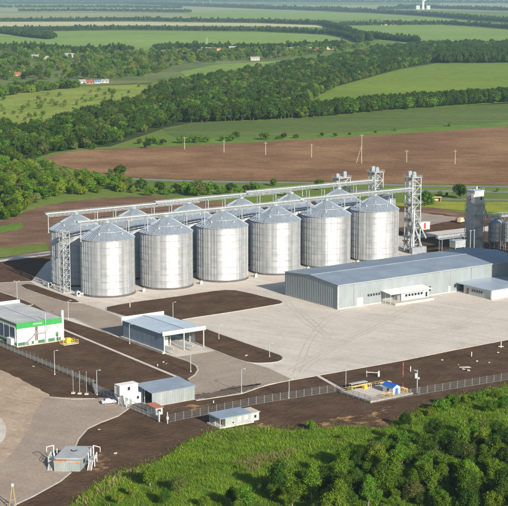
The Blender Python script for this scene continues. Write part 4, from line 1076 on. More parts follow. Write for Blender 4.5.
for x in (0.3, 6.2):
    for y in (0.2, 1.4): MB().bar((x, y, 0), (x, y, 1.7), 0.06, 4).build('leg', OCHRE, t)
t = thing('vent_mast', 'thin red and white vent mast beside the blue roofed hut', 'mast', G(402.8, 387.5), 0)
for k in range(6): MB().bar((0, 0, k*1.35), (0, 0, (k+1)*1.35), 0.11, 8).build('mast_section', RED if k % 2 == 0 else TERRA, t)
MB().box(-0.4, 0.4, -0.4, 0.4, 0.0, 0.25).build('base', CONC, t)
t = thing('pipe_support', 'white horizontal pipe on two posts behind the gas compound', 'pipes', G(366, 377), YAW*0.2)
MB().bar((0, 0, 1.6), (4.2, 0, 1.3), 0.11, 8).build('pipe', GALV, t)
MB().bar((0.2, 0, 0), (0.2, 0, 2.2), 0.10, 8).build('post', OFFW, t)
MB().box(3.8, 4.4, -0.25, 0.25, 0, 1.9).build('cabinet', GALV, t)
t = thing('camera_pole', 'grey pole with cabinets and camera right of the gas compound', 'pole', G(417, 392.7), 0)
MB().bar((0, 0, 0), (0, 0, 7.2), 0.17, 8, 0.12).build('shaft', GALV, t)
MB().box(-0.75, -0.1, -0.35, 0.15, 4.6, 6.2).build('cabinet', GALV, t)
MB().box(0.15, 0.7, -0.3, 0.2, 4.3, 4.9).build('camera', OFFW, t)
MB().bar((0, 0, 6.8), (-1.1, 0, 7.2), 0.07, 6).build('arm', GALV, t)

# ------------------------------------------------------------------ sampling kiosk on the haul road
ka = math.atan2(-0.0, 1.0)
kp = G(54, 471.5)
t = thing('sampling_kiosk', 'flat roofed grey cabin with faded orange band on the haul road', 'cabin', (kp.x, kp.y, 0.06), -0.04)
def xf(x, y): return (x + y*0.13, y)      # the plan leans a little to the right going back
LK, DK, HK = 6.7, 11.5, 3.0
fl = [xf(0, 1.6), xf(LK, 1.6), xf(LK, DK), xf(0, DK)]
MB().poly(fl, 0.0, HK).build('body', paint('grey_cabin_panel', (0.30, 0.34, 0.36), 0.55, 0.1, 0.12, 0.6, (1, 1, 0.3)), t)
MB().poly([xf(-0.35, 1.3), xf(LK+0.35, 1.3), xf(LK+0.35, DK+0.3), xf(-0.35, DK+0.3)], HK, HK+0.16).build('roof', paint('kiosk_roof', (0.44, 0.46, 0.47), 0.6, 0.1, 0.12, 0.4, rust=(0.42, 0.33, 0.25)), t)
m = MB()
fr = [xf(0.0, 0.0), xf(LK, 0.0), xf(LK, 1.58), xf(0.0, 1.58)]
m.poly(fr, 0.0, 2.55); fp = m.build('front_porch', paint('grey_green_cladding', (0.27, 0.31, 0.30), 0.55, 0.05, 0.12, 0.6, (1, 1, 0.3)), t)
b = MB()
for k in range(14): x = 0.24+k*0.478; b.box(x-0.03, x+0.03, -0.06, -0.002, 0.1, 2.3)
tag(b.build('cladding_ribs', GREYR, fp), kind='stuff')
MB().box(-0.1, 3.2, -0.14, 1.5, 2.56, 2.72).build('orange_band', ORANGE, t)
MB().box(3.2, LK+0.1, -0.14, 1.5, 2.56, 2.70).build('white_band', OFFW, t)
MB().box(4.0, LK+0.12, -0.2, -0.145, 2.3, 2.62).build('orange_trim', ORANGE, t)
m = MB()   # hoop left lying on the roof
for k in range(7):
    a0 = PI*0.9*k/7+3.3; a1 = PI*0.9*(k+1)/7+3.3
    m.bar((4.0+0.75*math.cos(a0), 8.2+1.2*math.sin(a0), HK+0.28), (4.0+0.75*math.cos(a1), 8.2+1.2*math.sin(a1), HK+0.28), 0.12, 6)
m.build('roof_hoop', BLACK, t)
for k in range(2):
    y = 3.2+3.6*k
    MB().poly([xf(LK+0.02, y), xf(LK+0.07, y), xf(LK+0.07, y+1.4), xf(LK+0.02, y+1.4)], 1.1, 2.2).build('side_pane', GLASS, t)
def ramp_unit(label, sx, off):
    r = thing('sampler_platform', label, 'platform', (kp.x + off, kp.y, 0.06), -0.04, 'white platforms beside the kiosk')
    L = 5.5
    m = MB()
    for y in (4.0, 8.0):
        for x in (0, sx*1.6): m.bar((x, y, 0), (x, y, 3.6 if x == 0 else 2.6), 0.12, 4)
    m.build('posts', WHITE, r)
    MB().box(min(0, sx*1.6), max(0, sx*1.6), 3.8, 8.2, 1.5, 1.62).build('deck', OFFW, r)
    m = MB()
    for y in (4.0, 6.0, 8.0): m.bar((sx*1.6, y, 1.6), (sx*1.6, y, 2.7), 0.05, 4)
    m.bar((sx*1.6, 4, 2.7), (sx*1.6, 8, 2.7), 0.06, 4); m.bar((sx*1.6, 4, 2.15), (sx*1.6, 8, 2.15), 0.05, 4); m.build('rail', WHITE, r)
    m = MB()
    for q in (0.2, 1.2): m.bar((sx*q, 3.8, 1.55), (sx*q, 0.6, 0.05), 0.10, 4)
    for j in range(7): y = 0.8+j*0.43; m.box(min(sx*0.2, sx*1.2), max(sx*0.2, sx*1.2), y-0.13, y+0.13, 0.12+j*0.205, 0.17+j*0.205)
    m.build('steps', WHITE, r)
    m = MB(); m.bar((sx*0.8, 7.5, 1.6), (sx*0.8, 7.5, 4.6), 0.14, 8); m.bar((sx*0.8, 7.5, 4.6), (sx*2.6, 7.2, 4.2), 0.10, 8); m.bar((sx*2.6, 7.2, 4.2), (sx*2.6, 7.2, 2.9), 0.07, 8); m.build('sampler_arm', WHITE, r)
    return r
ramp_unit('white sampler platform with steps on the shaded left side of the kiosk', -1, -0.5)
ramp_unit('white sampler platform with steps on the right side of the kiosk', 1, 8.3)

# ------------------------------------------------------------------ lamp posts, poles
def lamp(label, x, y, h, arm=(0.9, 0.0), heads=1, name='lamp_post'):
    p = G(x, y)
    t = thing(name, label, 'lamp post', (p.x, p.y, 0.02), 0, 'grey lamp posts about the site')
    MB().bar((0, 0, 0), (0, 0, h), 0.13, 8, 0.085).build('shaft', GALV, t)
    MB().bar((0, 0, 0), (0, 0, 0.4), 0.24, 8, 0.2).build('base', CONC, t)
    for k in range(heads):
        s = 1 if k == 0 else -1
        MB().bar((0, 0, h-0.1), (s*arm[0]*0.75, s*arm[1]*0.75, h+0.12), 0.055, 6).build('arm', GALV, t)
        ax, ay = s*arm[0]*0.75, s*arm[1]*0.75
        MB().box(min(ax, ax+s*0.6), max(ax, ax+s*0.6), ay-0.16, ay+0.16, h+0.05, h+0.22).build('lamp_head', OFFW, t)
for a in [('double headed lamp post on the road kerb above the white building', 17.2, 300.4, 7.7, (0.9, 0), 2),
          ('lamp post beside the footpath end right of the white building', 68.4, 320, 7.4),
          ('lamp post on bare soil in front of the white building', 54.7, 374.7, 7.9),
          ('lamp post at the road end beside the left gate', 97, 395, 7.7),
          ('lamp post in the dark bed behind the weighbridge canopy', 173, 319.6, 6.6),
          ('lamp post against the shaded side of the weighbridge canopy', 129.6, 344, 7.0),
          ('lamp post at the rounded bed end in front of the canopy', 190.7, 372, 6.6),
          ('short lamp post in the strip bed beside the yard', 218.8, 339, 5.0),
          ('short lamp post at the rounded tip of the strip bed', 269.5, 357, 4.6),
          ('lamp post on the kerb above the small hut', 241.5, 393, 7.5),
          ('lamp post at the corner of apron and yard', 289, 398.7, 6.0),
          ('lamp post at the left corner of the gas compound', 345.8, 387, 5.4)]:
    lamp(*a)
for k, (x, y) in enumerate(((73.3, 393.5), (79.7, 394), (86.6, 394.5))):
    p = G(x, y)
    t = thing('flagpole', ['leftmost', 'middle', 'rightmost'][k] + ' of three bare flagpoles by the road', 'flagpole', (p.x, p.y, 0.05), 0, 'bare flagpoles by the road')
    MB().bar((0, 0, 0.3), (0, 0, 7.0), 0.075, 8, 0.05).build('pole', GALV, t)
    MB().box(-0.6, 0.6, -0.6, 0.6, 0, 0.35).build('base', CONC, t)
    MB().bar((0, 0, 7.0), (0, 0, 7.15), 0.11, 8).build('finial', OFFW, t)
p = G(13, 508)
t = thing('wooden_pole', 'wooden A-frame pole at the bottom left edge', 'pole', (p.x, p.y, 0), 0.1)
MB().bar((-0.9, 0, 0), (0, 0, 6.0), 0.16, 8, 0.12).build('pole_leg', WOOD, t)
MB().bar((0.7, 0, 0), (0.05, 0, 6.3), 0.16, 8, 0.12).build('pole_leg', WOOD, t)
MB().bar((-0.5, 0, 2.0), (0.5, 0, 2.0), 0.09, 6).build('cross_tie', WOOD, t)
MB().box(-0.25, 0.35, -0.25, 0.25, 5.4, 6.1).build('terminal_box', OFFW, t)
# pale stubs and standpipes lying or standing about on the soil
def standpipe(label, x, y, h, tee=False):
    p = G(x, y)
    t = thing('standpipe', label, 'standpipe', (p.x, p.y, 0.02), 0, 'white standpipes on the soil')
    MB().bar((0, 0, 0), (0, 0, h), 0.13, 8).build('pipe', WHITE, t)
    MB().bar((0, 0, h), (0, 0, h+0.12), 0.2, 8).build('cap', OFFW, t)
    if tee:
        MB().bar((-0.9, 0, 0.35), (0.9, 0, 0.35), 0.13, 8).build('cross_pipe', WHITE, t)
for a in (('white standpipe with cross pipe at the right edge of the yard', 501, 347.6, 2.3, True), ('short white standpipe on soil below the yard edge', 471.5, 356.5, 1.5),
          ('short white standpipe left of the camera pole', 410.5, 371.5, 1.6), ('small white marker post in the bed behind the canopy', 130, 307.5, 1.6),
          ('white marker at the left end of the lower kerb', 157.5, 366, 0.5), ('small white bollard in the soil beside the shed', 213.5, 403, 0.6)): standpipe(*a)
def rubble(label, x, y, s, seed):
    r = random.Random(seed); p = G(x, y)
    pts = [Vector((r.gauss(0, 1), r.gauss(0, 1), r.gauss(0, 0.7))).normalized()*s*r.uniform(0.7, 1.1) for _ in range(16)]
    bm = bmesh.new()
    for q in pts: bm.verts.new((q.x*1.3, q.y, max(-0.1, q.z*0.6+s*0.4)))
    bmesh.ops.convex_hull(bm, input=bm.verts)
    me = bpy.data.meshes.new('rubble'); bm.to_mesh(me); bm.free(); me.materials.append(CONC)
    tag(link('concrete_lump', me, None, (p.x, p.y, 0.02), r.uniform(0, 6)), label, 'rubble', 'pale lumps on the soil')
for k, (x, y, s) in enumerate(((442, 360.5, 0.45), (463.5, 370, 0.6), (468.5, 371, 0.7), (477, 361.5, 0.45), (489, 363, 0.4), (498, 353, 0.45), (458.5, 365, 0.35), (115.5, 454, 0.5), (99, 430, 0.35), (33.5, 367, 0.4), (163.5, 362.5, 0.5), (246.5, 356, 0.5), (166.5, 364, 0.35), (375, 310.5, 0.3))):
    rubble(('pale lump on soil right of the camera pole', 'pale lump beside the pipe offcuts', 'largest pale lump beside the pipe offcuts', 'pale lump below the short standpipe', 'pale lump left of the right edge near the fence', 'pale lump under the cross pipe at the right edge',
            'small pale lump left of the pipe offcuts', 'pale lump on dark soil right of the kiosk', 'small pale lump on soil above the kiosk', 'pale lump on soil left of the first lamp post', 'pale lump above the shed roof', 'pale lump at the tip of the strip bed', 'small pale lump right of the marker above the shed', 'tiny pale lump on the yard')[k], x, y, s, k)
p = G(466, 368)
m = MB(); m.bar((-2.2, 0.2, 0.2), (1.6, -0.2, 0.2), 0.14, 8); m.bar((-1.5, 0.6, 0.16), (1.2, 0.75, 0.2), 0.10, 8)
tag(m.build('pipe_offcuts', CONC, None, False, (p.x, p.y, 0.02)), 'white pipe offcuts lying on soil right of the compound', 'pipes')

# ------------------------------------------------------------------ mesh fences
FENCEM = paint('fence_wire', (0.17, 0.175, 0.175), 0.55, 0.3, 0.1, 0.7)
PANEL = {}
def panel_mesh(L, h):
    k = (round(L, 1), h)
    if k not in PANEL:
        m = MB(); n = max(4, int(L/0.125))
        for j in range(n):
            x = L*(j+0.5)/n; m.bar((x, 0, 0.12), (x, 0, h), 0.014, 3, None, False)
        for z in (0.15, h*0.36, h*0.66, h-0.04): m.bar((0, 0, z), (L, 0, z), 0.022, 4, None, False)
        PANEL[k] = m.mesh('fence_panel', FENCEM)
    return PANEL[k]
POSTM = MB().box(-0.05, 0.05, -0.05, 0.05, 0, 2.45).mesh('post', GALVD)
def fence(label, pts, h=2.3, step=2.9, plinth=True):
    t = thing('mesh_fence', label, 'fence', (pts[0].x, pts[0].y, 0.03), 0, 'wire mesh fences round the site')
    o = pts[0]
    for a, b in zip(pts[:-1], pts[1:]):
        L = (b-a).length; n = max(1, round(L/step)); d = (b-a)/L; rz = math.atan2(d.y, d.x)
        me = panel_mesh(L/n-0.12, h)
        for k in range(n):
            q = a-o + d*(L*k/n)
            link('post', POSTM, t, (q.x, q.y, 0), rz)
            link('fence_panel', me, t, (q.x+d.x*0.06, q.y+d.y*0.06, 0), rz)
        if plinth:
            mid = a-o; m = MB().box(0, L, 0.10, 0.20, -0.02, 0.16); m.build('plinth', PLINTH, t, False, (mid.x, mid.y, 0)).rotation_euler = (0, 0, rz)
    q = pts[-1]-o
    link('post', POSTM, t, (q.x, q.y, 0), 0)
    return t
fence('wire mesh fence on a gravel strip below the white building', [S(-78.2, -30), S(-78.0, -127.5)])
fence('short wire mesh fence between flagpoles and left gate', [S(-78.4, -127.6), S(-81.4, -134.8)], plinth=False)
fence('long wire mesh fence between the shed and the gas compound', [S(-80.6, -174.6), S(-48.3, -173.2), S(-20.4, -175.6)])
fence('wire mesh fence enclosing the front of the gas compound', [S(-20.2, -175.9), S(-20.0, -192.4), S(-1.6, -193.0)])
fence('wire mesh fence running right from the gas compound', [S(-1.2, -193.0), S(33.6, -195.7), S(60, -197)])

# ------------------------------------------------------------------ vehicles
def car(label, p, rz, mat):
    t = thing('parked_car', label, 'car', (p.x, p.y, 0.065), rz)
    prof = [(-2.15, 0.35), (-2.2, 0.75), (-2.05, 0.95), (-1.5, 1.0), (-1.0, 1.42), (0.35, 1.45), (1.05, 1.0), (1.95, 0.86), (2.2, 0.65), (2.2, 0.35)]
    n = len(prof)
    def half(z): return 0.86 if z < 1.02 else 0.66
    vs_ = [(x, -half(z), z) for x, z in prof] + [(x, half(z), z) for x, z in prof]
    m = MB(); m.add(vs_, [tuple(range(n)), tuple(range(2*n-1, n-1, -1))] + [(i, (i+1) % n, n+(i+1) % n, n+i) for i in range(n)])
    m.build('body', mat, t)
    for s in (-1, 1):
        MB().add([(-0.92, s*0.69, 1.36), (0.3, s*0.69, 1.38), (0.86, s*0.835, 1.04), (-1.3, s*0.835, 1.04)], [(0, 1, 2, 3)]).build('side_glass', GLASS, t)
        for x in (-1.35, 1.4):
            w_ = MB().bar((x, s*0.72, 0.33), (x, s*0.9, 0.33), 0.33, 16).build('wheel', BLACK, t)
            MB().bar((x, s*0.9, 0.33), (x, s*0.915, 0.33), 0.2, 12).build('rim', GALV, w_)
        MB().box(2.16, 2.22, s*0.6-0.18, s*0.6+0.18, 0.62, 0.76).build('headlight', OFFW, t)
        MB().box(-2.22, -2.15, s*0.6-0.18, s*0.6+0.18, 0.70, 0.86).build('tail_light', RED, t)
    MB().add([(0.42, -0.62, 1.43), (0.42, 0.62, 1.43), (1.02, 0.8, 1.04), (1.02, -0.8, 1.04)], [(0, 1, 2, 3)]).build('windscreen', GLASS, t)
    MB().add([(-1.04, -0.62, 1.40), (-1.04, 0.62, 1.40), (-1.48, 0.8, 1.03), (-1.48, -0.8, 1.03)], [(3, 2, 1, 0)]).build('rear_window', GLASS, t)
car('white car parked on the road at the left of the guard house', Vector((-43.4, 437.2)), 0.35, CARW)
t = thing('container_cabin', 'white container cabin with a red panel right of the elevator tower', 'cabin', S(216.0, 51.0), YAW)
MB().box(-3.2, 3.2, -1.4, 1.4, 0.4, 3.6).build('body', WHITE, t)
MB().box(-0.9, 0.5, -1.5, -1.41, 0.5, 3.5).build('red_panel', RED, t)
MB().box(-3.4, 3.4, -1.6, 1.6, 3.6, 3.8).build('roof', WHITE, t)
MB().box(-3.3, 3.3, -1.5, 1.5, 0.05, 0.4).build('base', CONC, t)
t = thing('cream_van', 'small cream box van on the track beside the dryer tower', 'van', S(247, 56), YAW+0.3)
MB().box(-2.2, 1.0, -1.0, 1.0, 0.6, 2.9).build('box_body', paint('cream_paint', (0.62, 0.48, 0.30), 0.5), t)
MB().box(1.03, 2.4, -0.95, 0.95, 0.5, 2.1, (2.1, 1.5, 1.5, 2.1)).build('cab', OFFW, t)
for x in (-1.4, 1.6):
    for s in (-1, 1): MB().bar((x, s*0.8, 0.38), (x, s*1.02, 0.38), 0.38, 14).build('wheel', BLACK, t)
MB().add([(1.5, -0.85, 1.98), (1.5, 0.85, 1.98), (2.2, 0.85, 1.64), (2.2, -0.85, 1.64)], [(0, 1, 2, 3)]).build('windscreen', GLASS, t)
p = G(436, 201.5)
t = thing('bus_shelter', 'beige roadside shelter on the meadow beyond the site', 'shelter', (p.x, p.y, 0.1), 0.1)
MB().box(-2.8, 2.8, 1.0, 1.3, 0, 2.4).build('back_wall', paint('beige_render', (0.55, 0.42, 0.28), 0.8), t)
for x in (-2.7, 2.5): MB().box(x, x+0.2, -1.0, 0.98, 0, 2.4).build('side_wall', paint('beige_render', (0.55, 0.42, 0.28), 0.8), t)
MB().box(-3.2, 3.2, -1.5, 1.6, 2.4, 2.65).build('roof', OCHRE, t)
MB().box(-2.0, 2.0, 0.4, 0.9, 0.4, 0.5).build('bench', WOOD, t)

# power poles in the ploughed field
def power_pole(label, x, y, h, aframe=False):
    p = G(x, y)
    t = thing('power_pole', label, 'pole', (p.x, p.y, 0), 0, 'pale power poles in the ploughed field')
    MB().bar((0, 0, 0), (0, 0, h), 0.26, 8, 0.17).build('shaft', PALEPOST, t)
    MB().bar((-1.3, 0, h-0.9), (1.3, 0, h-0.9), 0.10, 4).build('cross_arm', PALEPOST, t)
    for q in (-1.2, 0, 1.2): MB().bar((q, 0, h-0.9 if q else h), (q, 0, h-0.5 if q else h+0.35), 0.07, 6).build('insulator', OFFW, t)
    if aframe: MB().bar((-3.6, 2.0, 0), (-0.1, 0, h*0.62), 0.22, 8, 0.16).build('strut', PALEPOST, t)
for a in (('leftmost pale power pole in the ploughed field', 184.6, 149.5, 9.8), ('second pale power pole from the left in the ploughed field', 224, 152.5, 9.8), ('third pale power pole from the left in the ploughed field', 265.6, 155, 9.8),
          ('fourth pale power pole from the left in the ploughed field', 311.5, 157.5, 10), ('tallest pale power pole with slanting strut in the ploughed field', 361.5, 163.5, 21, True),
          ('pale power pole right of the tallest one', 406.6, 162.5, 9.0), ('rightmost pale power pole in the ploughed field', 455, 164, 10)): power_pole(*a)

# ------------------------------------------------------------------ village houses and far tower
ROOFS = [paint('house_roof_red', (0.30, 0.11, 0.07), 0.7), paint('house_roof_grey', (0.30, 0.30, 0.30), 0.7), paint('house_roof_slate', (0.30, 0.30, 0.29), 0.7), paint('house_roof_blue', (0.10, 0.22, 0.36), 0.6)]
WALLS = [paint('house_wall_white', (0.50, 0.49, 0.45), 0.7), paint('house_wall_brick', (0.42, 0.21, 0.14), 0.8), paint('house_wall_cream', (0.62, 0.52, 0.38), 0.7)]
def house(label, x, y, L, Wd, H, wi, ri, rz):
    p = G(x, y)
    t = thing('village_house', label, 'house', (p.x, p.y, 0.2), rz, 'houses of the far village')
    MB().box(-L/2, L/2, -Wd/2, Wd/2, 0, H).build('wall', WALLS[wi], t)
    rh = Wd*0.36
    m = MB(); m.add([(-L/2-0.4, -Wd/2-0.5, H-0.1), (L/2+0.4, -Wd/2-0.5, H-0.1), (L/2+0.4, Wd/2+0.5, H-0.1), (-L/2-0.4, Wd/2+0.5, H-0.1), (-L/2-0.4, 0, H+rh), (L/2+0.4, 0, H+rh)],
          [(0, 1, 5, 4), (2, 3, 4, 5), (0, 4, 3), (1, 2, 5), (3, 2, 1, 0)])
    rf = m.build('roof', ROOFS[ri], t)
    MB().box(L*0.2, L*0.2+0.8, -0.4, 0.4, H+rh*0.5, H+rh+0.9).build('chimney', WALLS[1], rf)
    n = max(2, int(L/3.5))
    for k in range(n):
        xx = -L/2+L*(k+0.5)/n
        MB().box(xx-0.6, xx+0.6, -Wd/2-0.05, -Wd/2-0.005, 1.0, 2.4).build('window', GLASS, t)
    MB().box(L/2+0.005, L/2+0.06, -0.5, 0.5, 0.1, 2.2).build('door', BROWN, t)
HS = [(8, 75, 16, 9, 3.5, 2, 0, .1, 'cream house with red roof at the far left edge'), (17, 76, 14, 9, 3.5, 1, 0, .3, 'brick house with red roof second from the left edge'), (26, 73, 10, 8, 3, 0, 1, 0, 'white house with grey roof near the left edge'),
      (82, 83.5, 14, 8, 3.6, 0, 2, .2, 'white house at the left end of the near hamlet'), (90, 84, 13, 8, 3.4, 1, 0, -.1, 'brick house with red roof in the near hamlet'), (97.5, 83.5, 11, 7, 3.4, 0, 3, .1, 'white house with blue roof in the near hamlet'), (105, 83, 14, 8, 3.4, 0, 2, .0, 'white house at the right end of the near hamlet'),
      (36, 58, 22, 10, 4.5, 0, 1, 0, 'white house left of centre in the far village'), (45, 59.5, 18, 10, 4, 2, 2, .2, 'cream house beside the left white one in the far village'), (70, 57.5, 26, 12, 6, 0, 2, -.1, 'large white house in the far village'), (78, 59, 16, 9, 4, 0, 1, .1, 'small white house right of the large one'),
      (205, 50.5, 20, 10, 5, 0, 1, 0, 'white house below the far village mast'), (211, 51, 26, 12, 5, 0, 2, .1, 'long white house below the far village mast'), (219, 50.5, 14, 9, 4, 2, 0, .1, 'cream house right of the long white house'), (234, 50, 28, 12, 6, 0, 1, 0, 'big pale house near the middle of the far village'), (243, 52, 16, 9, 4, 2, 1, .2, 'cream house by the forest edge in the far village'),
      (255, 60.5, 22, 11, 4.5, 0, 2, .1, 'pale house nearest the forest edge'), (290, 50.5, 18, 10, 4.5, 0, 2, 0, 'white house left of the two brightest in the village'), (302, 50, 24, 11, 6, 0, 2, .1, 'bright white house in the middle of the right village part'), (308, 50.5, 20, 10, 5, 0, 1, -.1, 'white house just right of the bright one'), (316, 50.5, 18, 9, 4.5, 1, 0, 0, 'brick house in the right village part'), (330, 49.5, 18, 9, 4.5, 2, 1, 0, 'cream house at the right end of the village'),
      (384, 25.3, 30, 12, 4, 2, 2, 0, 'cream barn left in the distant right hamlet'), (392, 25.2, 34, 13, 5, 2, 2, .1, 'large cream barn in the distant right hamlet'), (400, 25.0, 22, 12, 4, 0, 2, 0, 'white barn in the distant right hamlet')]
for (x, y, L, Wd, H, wi, ri, rz, lb) in HS: house(lb, x, y, L*0.72, Wd*0.8, H*0.75, wi, ri, rz)
p = G(207, 49)
t = thing('radio_mast', 'dark lattice mast standing in the far village', 'mast', (p.x, p.y, 0), 0)
m = MB(); lattice(m, -1.2, 1.2, -1.2, 1.2, 0, 22, 7, 0.3, 0.15); m.build('frame', GALVD, t)
MB().bar((0, 0, 22), (0, 0, 28), 0.3, 6, 0.15).build('antenna', GALVD, t)
p = G(423, 9.5)
t = thing('water_tower', 'white water tower on the horizon at the top of the photograph', 'tower', (p.x, p.y, 0), 0)
MB().lathe([(9, 0), (7, 30), (8, 52)], 20).build('shaft', WHITE, t, True)
MB().lathe([(8, 52), (24, 62), (26, 72), (24, 84), (10, 92), (0, 93)], 24).build('tank', WHITE, t, True)
for s in (-1, 1):
    MB().box(s*34-12, s*34+12, -14, 14, 0, 26).build('base_building', OFFW, t)

# ------------------------------------------------------------------ vegetation
L_DARK = leaf('leaf_dark', (0.026, 0.059, 0.008), (0.077, 0.131, 0.018))
L_MID = leaf('leaf_mid', (0.049, 0.108, 0.009), (0.146, 0.245, 0.023))
L_LIGHT = leaf('leaf_light', (0.071, 0.129, 0.009), (0.213, 0.287, 0.030))
L_OLIVE = leaf('leaf_olive', (0.076, 0.103, 0.023), (0.189, 0.223, 0.059))
L_GRASS = leaf('reed_blades', (0.112, 0.187, 0.012), (0.254, 0.352, 0.030), 0.35, (0.10, (0.48, 0.54, 0.55)))
L_DRY = leaf('dry_reed_blades', (0.26, 0.20, 0.09), (0.42, 0.34, 0.17), 0.3)

_ico = None
def ico_verts():
    global _ico
    if _ico is None:
        bm = bmesh.new(); bmesh.ops.create_icosphere(bm, subdivisions=1, radius=1.0)
        v = np.array([q.co[:] for q in bm.verts]); f = [[q.index for q in p.verts] for p in bm.faces]; bm.free()
        _ico = (v, f)
    return _ico
def crown_mesh(name, mat, h0, h1, rad, nl, lf, seed, nlobe=11, narrow=1.0, core=0.72, lo=0.30, hi=0.52, fuzz=1.18):
    """foliage: lobes spread through the crown, each covered with leaf-clump faces, dark gaps between"""
    g = np.random.default_rng(seed)
    H = h1-h0; cz = (h0+h1)/2
    ctr = []
    tries = 0
    while len(ctr) < nlobe and tries < 4000:
        tries += 1
        q = g.uniform(-1, 1, 3)
        if np.linalg.norm(q) > 0.85: continue
        taper = 1.0 - 0.35*max(0, q[2])
        p = np.array([q[0]*rad*narrow*taper, q[1]*rad*narrow*taper, cz + q[2]*H*0.5*0.8])
        if all(np.linalg.norm(p-c) > rad*lo for c in ctr): ctr.append(p)
    ctr = np.array(ctr); n = len(ctr)
    lr = g.uniform(lo, hi, n)*rad
    V = []; Fc = []; off = 0
    iv, jf = ico_verts()
    for c, r in zip(ctr, lr):
        vv = iv*(r*core)*g.uniform(0.8, 1.15, (len(iv), 1)) + c
        V.append(vv); Fc += [tuple(i+off for i in f) for f in jf]; off += len(vv)
    k = g.choice(n, nl, p=lr**2/np.sum(lr**2))
    d = g.normal(size=(nl, 3)); d[:, 2] += 0.25; d /= np.linalg.norm(d, axis=1)[:, None]
    pos = ctr[k] + d*(lr[k]*g.uniform(0.68, fuzz, nl)**1.0)[:, None]
    nr = d + g.normal(size=(nl, 3))*0.55; nr /= np.linalg.norm(nr, axis=1)[:, None]
    t = np.cross(nr, g.normal(size=(nl, 3))); t /= np.linalg.norm(t, axis=1)[:, None]
    b = np.cross(nr, t)
    s = lf*g.uniform(0.55, 1.35, nl)[:, None]
    q = np.stack([pos - t*s*0.5, pos - b*s*0.32 + nr*s*0.1, pos + t*s*0.55, pos + b*s*0.36 - nr*s*0.08], 1).reshape(-1, 3)
    q[:, 2] = np.maximum(q[:, 2], 0.02)
    V.append(q)
    Fc += [(off+4*i, off+4*i+1, off+4*i+2, off+4*i+3) for i in range(nl)]
    V = np.concatenate(V)
    me = bpy.data.meshes.new(name); me.from_pydata(V.tolist(), [], Fc); me.materials.append(mat); me.update()
    return me
def trunk_mesh(name, mat, h, r, seed, limbs=5, spread=0.5):
    g = random.Random(seed); m = MB()
    pts = [Vector((0, 0, -0.2))]
    for k in range(4): pts.append(Vector((g.uniform(-1, 1)*0.03*h, g.uniform(-1, 1)*0.03*h, h*(k+1)*0.2)))
    for k in range(4): m.bar(pts[k], pts[k+1], r*(1-0.2*k), 7, r*(1-0.2*(k+1)))
    for k in range(limbs):
        a = g.uniform(0, 6.28); z = h*g.uniform(0.25, 0.6)
        p = Vector((0, 0, z)); q = p + Vector((math.cos(a)*h*spread*0.5, math.sin(a)*h*spread*0.5, h*g.uniform(0.15, 0.3)))
        m.bar(p, q, r*0.45, 5, r*0.12)
    return m.mesh(name, mat)
# (crown, trunk) kinds; sizes in metres
KN = [  # near thicket: fine leaves
    ('n0', crown_mesh('crown', L_MID, 0.9, 6.2, 2.6, 5600, 0.25, 1, 26, lo=0.17, hi=0.36, fuzz=1.55, core=0.55), trunk_mesh('trunk', PBARK, 6, 0.16, 1)),
    ('n1', crown_mesh('crown', L_DARK, 0.8, 7.0, 2.5, 5600, 0.25, 2, 28, 0.9, lo=0.17, hi=0.36, fuzz=1.55, core=0.55), trunk_mesh('trunk', BARK, 7, 0.17, 2)),
    ('n2', crown_mesh('crown', L_LIGHT, 0.9, 5.6, 2.4, 4800, 0.24, 3, 24, lo=0.17, hi=0.36, fuzz=1.55, core=0.55), trunk_mesh('trunk', PBARK, 5.5, 0.14, 3)),
    ('n3', crown_mesh('crown', L_OLIVE, 0.5, 5.0, 2.3, 4600, 0.24, 4, 24, lo=0.17, hi=0.36, fuzz=1.55, core=0.55), trunk_mesh('trunk', BARK, 5, 0.14, 4)),
    ('n4', crown_mesh('crown', L_MID, 1.4, 8.2, 2.0, 5200, 0.25, 5, 26, 0.7, lo=0.17, hi=0.36, fuzz=1.55, core=0.55), trunk_mesh('trunk', PBARK, 8, 0.17, 5))]
KS = [('s0', crown_mesh('crown', L_MID, 0.1, 2.6, 1.7, 2600, 0.22, 21, 8), trunk_mesh('trunk', BARK, 2, 0.07, 21)),
      ('s1', crown_mesh('crown', L_LIGHT, 0.1, 2.2, 1.6, 2400, 0.22, 22, 8), trunk_mesh('trunk', BARK, 2, 0.07, 22))]
KM = [  # mid distance
    ('m0', crown_mesh('crown', L_DARK, 0.3, 11.0, 4.4, 1500, 0.75, 31, 22, lo=0.2, hi=0.42, fuzz=1.35, core=0.7), trunk_mesh('trunk', BARK, 10, 0.28, 31)),
    ('m1', crown_mesh('crown', L_MID, 0.2, 9.5, 4.3, 1500, 0.75, 32, 20, lo=0.2, hi=0.42, fuzz=1.35, core=0.7), trunk_mesh('trunk', BARK, 9, 0.26, 32)),
    ('m2', crown_mesh('crown', L_LIGHT, 0.2, 8.0, 4.0, 1400, 0.7, 33, 20, lo=0.2, hi=0.42, fuzz=1.35, core=0.7), trunk_mesh('trunk', BARK, 8, 0.24, 33)),
    ('m3', crown_mesh('crown', L_OLIVE, 0.2, 9.0, 4.6, 1500, 0.75, 34, 22, lo=0.2, hi=0.42, fuzz=1.35, core=0.7), trunk_mesh('trunk', BARK, 8.5, 0.26, 34)),
    ('m4', crown_mesh('crown', L_DARK, 0.3, 15.0, 3.4, 1500, 0.75, 35, 24, 0.8, lo=0.2, hi=0.42, fuzz=1.35, core=0.7), trunk_mesh('trunk', BARK, 14, 0.28, 35))]
TREE_N = [0]
def tree(kind, p, s, label, group, name='broadleaf_tree', sz=1.0, cat='tree'):
    t = thing(name, label, cat, (p.x, p.y, 0), rnd.uniform(0, 6.28), group)
    t.scale = (s, s, s*sz)
    c = link('crown', kind[1], t); link('trunk', kind[2], t)
    TREE_N[0] += 1
    return c
